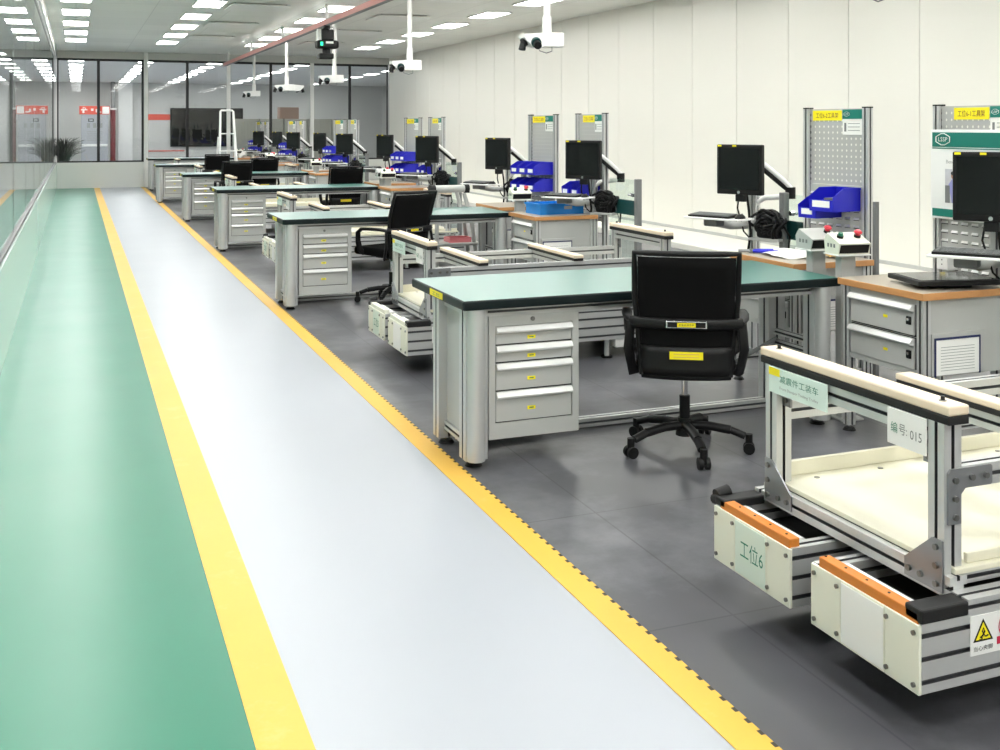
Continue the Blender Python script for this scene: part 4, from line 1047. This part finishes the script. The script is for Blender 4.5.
# papers on the far bench
pp = None
for i, (x, y, r) in enumerate(((1.95, 23.75, 0.3), (2.15, 23.6, -0.4), (2.45, 23.95, 0.8), (2.75, 23.6, 0.1))):
    lb = 'white paper sheet %s on the papers strewn bench' % ('nearest the aisle', 'second from the aisle', 'third from the aisle', 'fourth from the aisle')[i]
    if pp is None:
        m = MB(); m.box(-0.15, 0.15, -0.11, 0.11, 0, 0.012, 'paper', 0.003); pp = m.build('paper_sheet', None, (x, y, 0.79), r); tag(pp, lb, 'paper', 'papers on the bench')
    else: dup(pp, (x, y, 0.79), r, lb)
m = crumple(0.4, 0.32, 0.2, 2, 'cloth', 14); o = m.build('plastic_bag', None, (3.98, 27.55, 0.8)); tag(o, 'white plastic bag on the cabinet by the end wall', 'bag')

# step ladder
t = thing('step_ladder', 'white step ladder standing behind the paper strewn bench', 'ladder', (3.16, 24.62, 0))
for s in (-1, 1):
    m = MB(); m.tube([(s * 0.22, -0.2, 0), (s * 0.14, 0.2, 1.93)], 0.026, 'white', 8); m.build('front_rail', t)
    m = MB(); m.tube([(s * 0.24, 0.55, 0), (s * 0.18, 0.24, 1.35)], 0.02, 'white', 8); m.build('rear_leg', t)
for i in range(4):
    f = 0.14 + 0.2 * i
    m = MB(); hw = 0.22 - 0.08 * f; m.box(-hw, hw, -0.2 + 0.4 * f - 0.04, -0.2 + 0.4 * f + 0.05, 1.93 * f - 0.012, 1.93 * f + 0.012, 'white', 0.004); m.build('step', t)
m = MB(); m.tube([(-0.14, 0.2, 1.92), (-0.12, 0.21, 1.95), (0.12, 0.21, 1.95), (0.14, 0.2, 1.92)], 0.024, 'white', 8); m.build('top_rail', t)

# ------------------------------------------------------------------ beyond the glass
t = thing('information_kiosk', 'grey information stand with red header beyond the end glass', 'information stand', (0.75, YN - 1.3, 0))
m = MB(); m.box(-0.55, 0.55, -0.06, 0.06, 0, 2.42, 'kiosk', 0.01); m.build('panel', t)
m = MB(); m.box(-0.62, 0.62, -0.08, 0.08, 2.1, 2.46, 'banner', 0.01); h = m.build('header', t)
m = MB()
for x, z, w, d in ((-0.42, 2.3, 0.26, 0.05), (-0.45, 2.24, 0.08, 0.16), (-0.1, 2.3, 0.1, 0.1), (0.08, 2.26, 0.08, 0.14), (0.18, 2.2, 0.16, 0.06), (0.45, 2.28, 0.28, 0.3)): m.cbox((x, -0.082, z), (w, 0.004, d), 'paper')
m.text('P', (-0.42, -0.085, 2.3), (1, 0, 0), (0, 0, 1), height=0.2, m='paper'); m.build('pictogram', h)
m = MB()
for x in (-0.25, 0.0, 0.25): m.cbox((x, -0.062, 1.62), (0.13, 0.004, 0.2), 'grey_ink')
m.cbox((-0.15, -0.062, 1.85), (0.22, 0.004, 0.14), 'dark_ink'); m.cbox((-0.15, -0.065, 1.85), (0.14, 0.004, 0.08), 'kiosk')
for i in range(5): m.cbox((0, -0.062, 1.35 - i * 0.09), (0.62, 0.004, 0.022), 'grey_ink')
m.build('print', t)
m = MB(); m.box(-0.52, 0.52, -0.16, -0.06, 0.72, 0.82, 'white', 0.01); m.build('leaflet_shelf', t)
t = thing('standpipe', 'dark red vertical fire pipe beyond the end glass', 'pipe', (1.5, YN - 1.0, 0))
m = MB(); m.cyl((0, 0, 0), (0, 0, 2.3), 0.11, 'hydrant', n=20); m.build('red_pipe', t)
m = MB(); m.cyl((0, 0, 2.3), (0, 0, 2.38), 0.16, 'white', n=20); m.build('collar', t)
m = MB(); m.cyl((0, 0, 2.38), (0, 0, HC), 0.09, 'grey_dk', n=18); m.build('upper_pipe', t)
t = thing('wall_screen', 'large black screen on the far wall beyond the end glass', 'screen', (5.6, YN - 0.01, 0.66))
m = MB(); m.box(-1.62, 1.62, -0.1, 0, 0, 1.76, 'black', 0.01); m.build('bezel', t)
m = MB(); m.box(-1.58, 1.58, -0.103, -0.1, 0.05, 1.71, 'black_gloss'); m.build('display', t)
lk = None
for i in range(5):
    lb = 'grey metal locker beyond the end glass, %s from the black screen' % ORD[i]; x = 4.85 + i * 0.75
    if lk is None:
        lk = thing('metal_locker', lb, 'locker', (x, 33.4, 0), 0, 'grey lockers beyond the end glass')
        m = MB(); m.box(-0.36, 0.36, 0, 0.5, 0, 1.82, 'farcab', 0.01); m.build('body', lk)
        for s in (-1, 1):
            m = MB(); m.box(s * 0.005 if s > 0 else -0.34, 0.34 if s > 0 else -0.005, -0.015, 0, 0.06, 1.78, 'farcab', 0.004); d = m.build('door', lk)
            m = MB(); m.box(s * 0.04 - 0.01, s * 0.04 + 0.01, -0.03, -0.015, 0.85, 1.0, 'chrome', 0.003); m.build('handle', d)
    else: dup(lk, (x, 33.4, 0), None, lb)
t = thing('storage_box', 'brown box on top of the lockers beyond the end glass', 'box', (6.15, 33.65, 1.82))
m = MB(); m.box(-0.3, 0.3, -0.2, 0.2, 0, 0.36, 'ply', 0.008); m.build('carton', t)
m = MB(); m.box(-0.3, 0.3, -0.025, 0.025, 0.36, 0.362, 'tan'); m.build('tape', t)
# plant behind the dado
t = thing('potted_plant', 'bushy dark green grassy plant behind the end glass by the corner', 'plant', (-0.3, 30.45, 0))
m = MB(); m.cyl((0, 0, 0), (0, 0, 0.5), 0.16, 'grey_dk', 0.2, n=20); m.build('pot', t)
m = MB(); m.cyl((0, 0, 0.49), (0, 0, 0.505), 0.185, 'rubber', n=18); m.build('soil', t)
m = MB(); r = random.Random(5)
for i in range(420):
    a = r.random() * 2 * PI; L = r.uniform(0.5, 1.05); sp = r.uniform(0.1, 0.5); x0, y0 = 0.1 * math.cos(a) * r.random(), 0.1 * math.sin(a) * r.random()
    pts = [(x0 + sp * math.cos(a) * f ** 1.4, y0 + sp * math.sin(a) * f ** 1.4, 0.5 + L * (f * 1.5 - 0.72 * f * f)) for f in (0, 0.25, 0.5, 0.75, 1.0)]
    w = 0.014; px, py = -math.sin(a), math.cos(a); vs = []
    for j, q in enumerate(pts):
        ww = w * (1 - j / 4.6); vs += [(q[0] + px * ww, q[1] + py * ww, q[2]), (q[0], q[1], q[2] - 0.004), (q[0] - px * ww, q[1] - py * ww, q[2])]
    m.add(vs, [(3 * j + c, 3 * j + c + 1, 3 * j + c + 4, 3 * j + c + 3) for j in range(4) for c in range(2)], 'leaf', True)
m.build('leaves', t)

# ------------------------------------------------------------------ world and view
w = bpy.data.worlds.new('world'); SC.world = w; w.use_nodes = True
w.node_tree.nodes['Background'].inputs['Color'].default_value = (0.9, 0.95, 1.0, 1)
w.node_tree.nodes['Background'].inputs['Strength'].default_value = 0.5
SC.view_settings.view_transform = 'Standard'; SC.view_settings.look = 'None'
SC.view_settings.exposure = 1.32; SC.view_settings.gamma = 1.0; SC.view_settings.use_curve_mapping = False
try:
    SC.cycles.max_bounces = 8; SC.cycles.transparent_max_bounces = 16; SC.cycles.use_denoising = True; SC.cycles.sample_clamp_indirect = 8
except Exception as e: print(e)
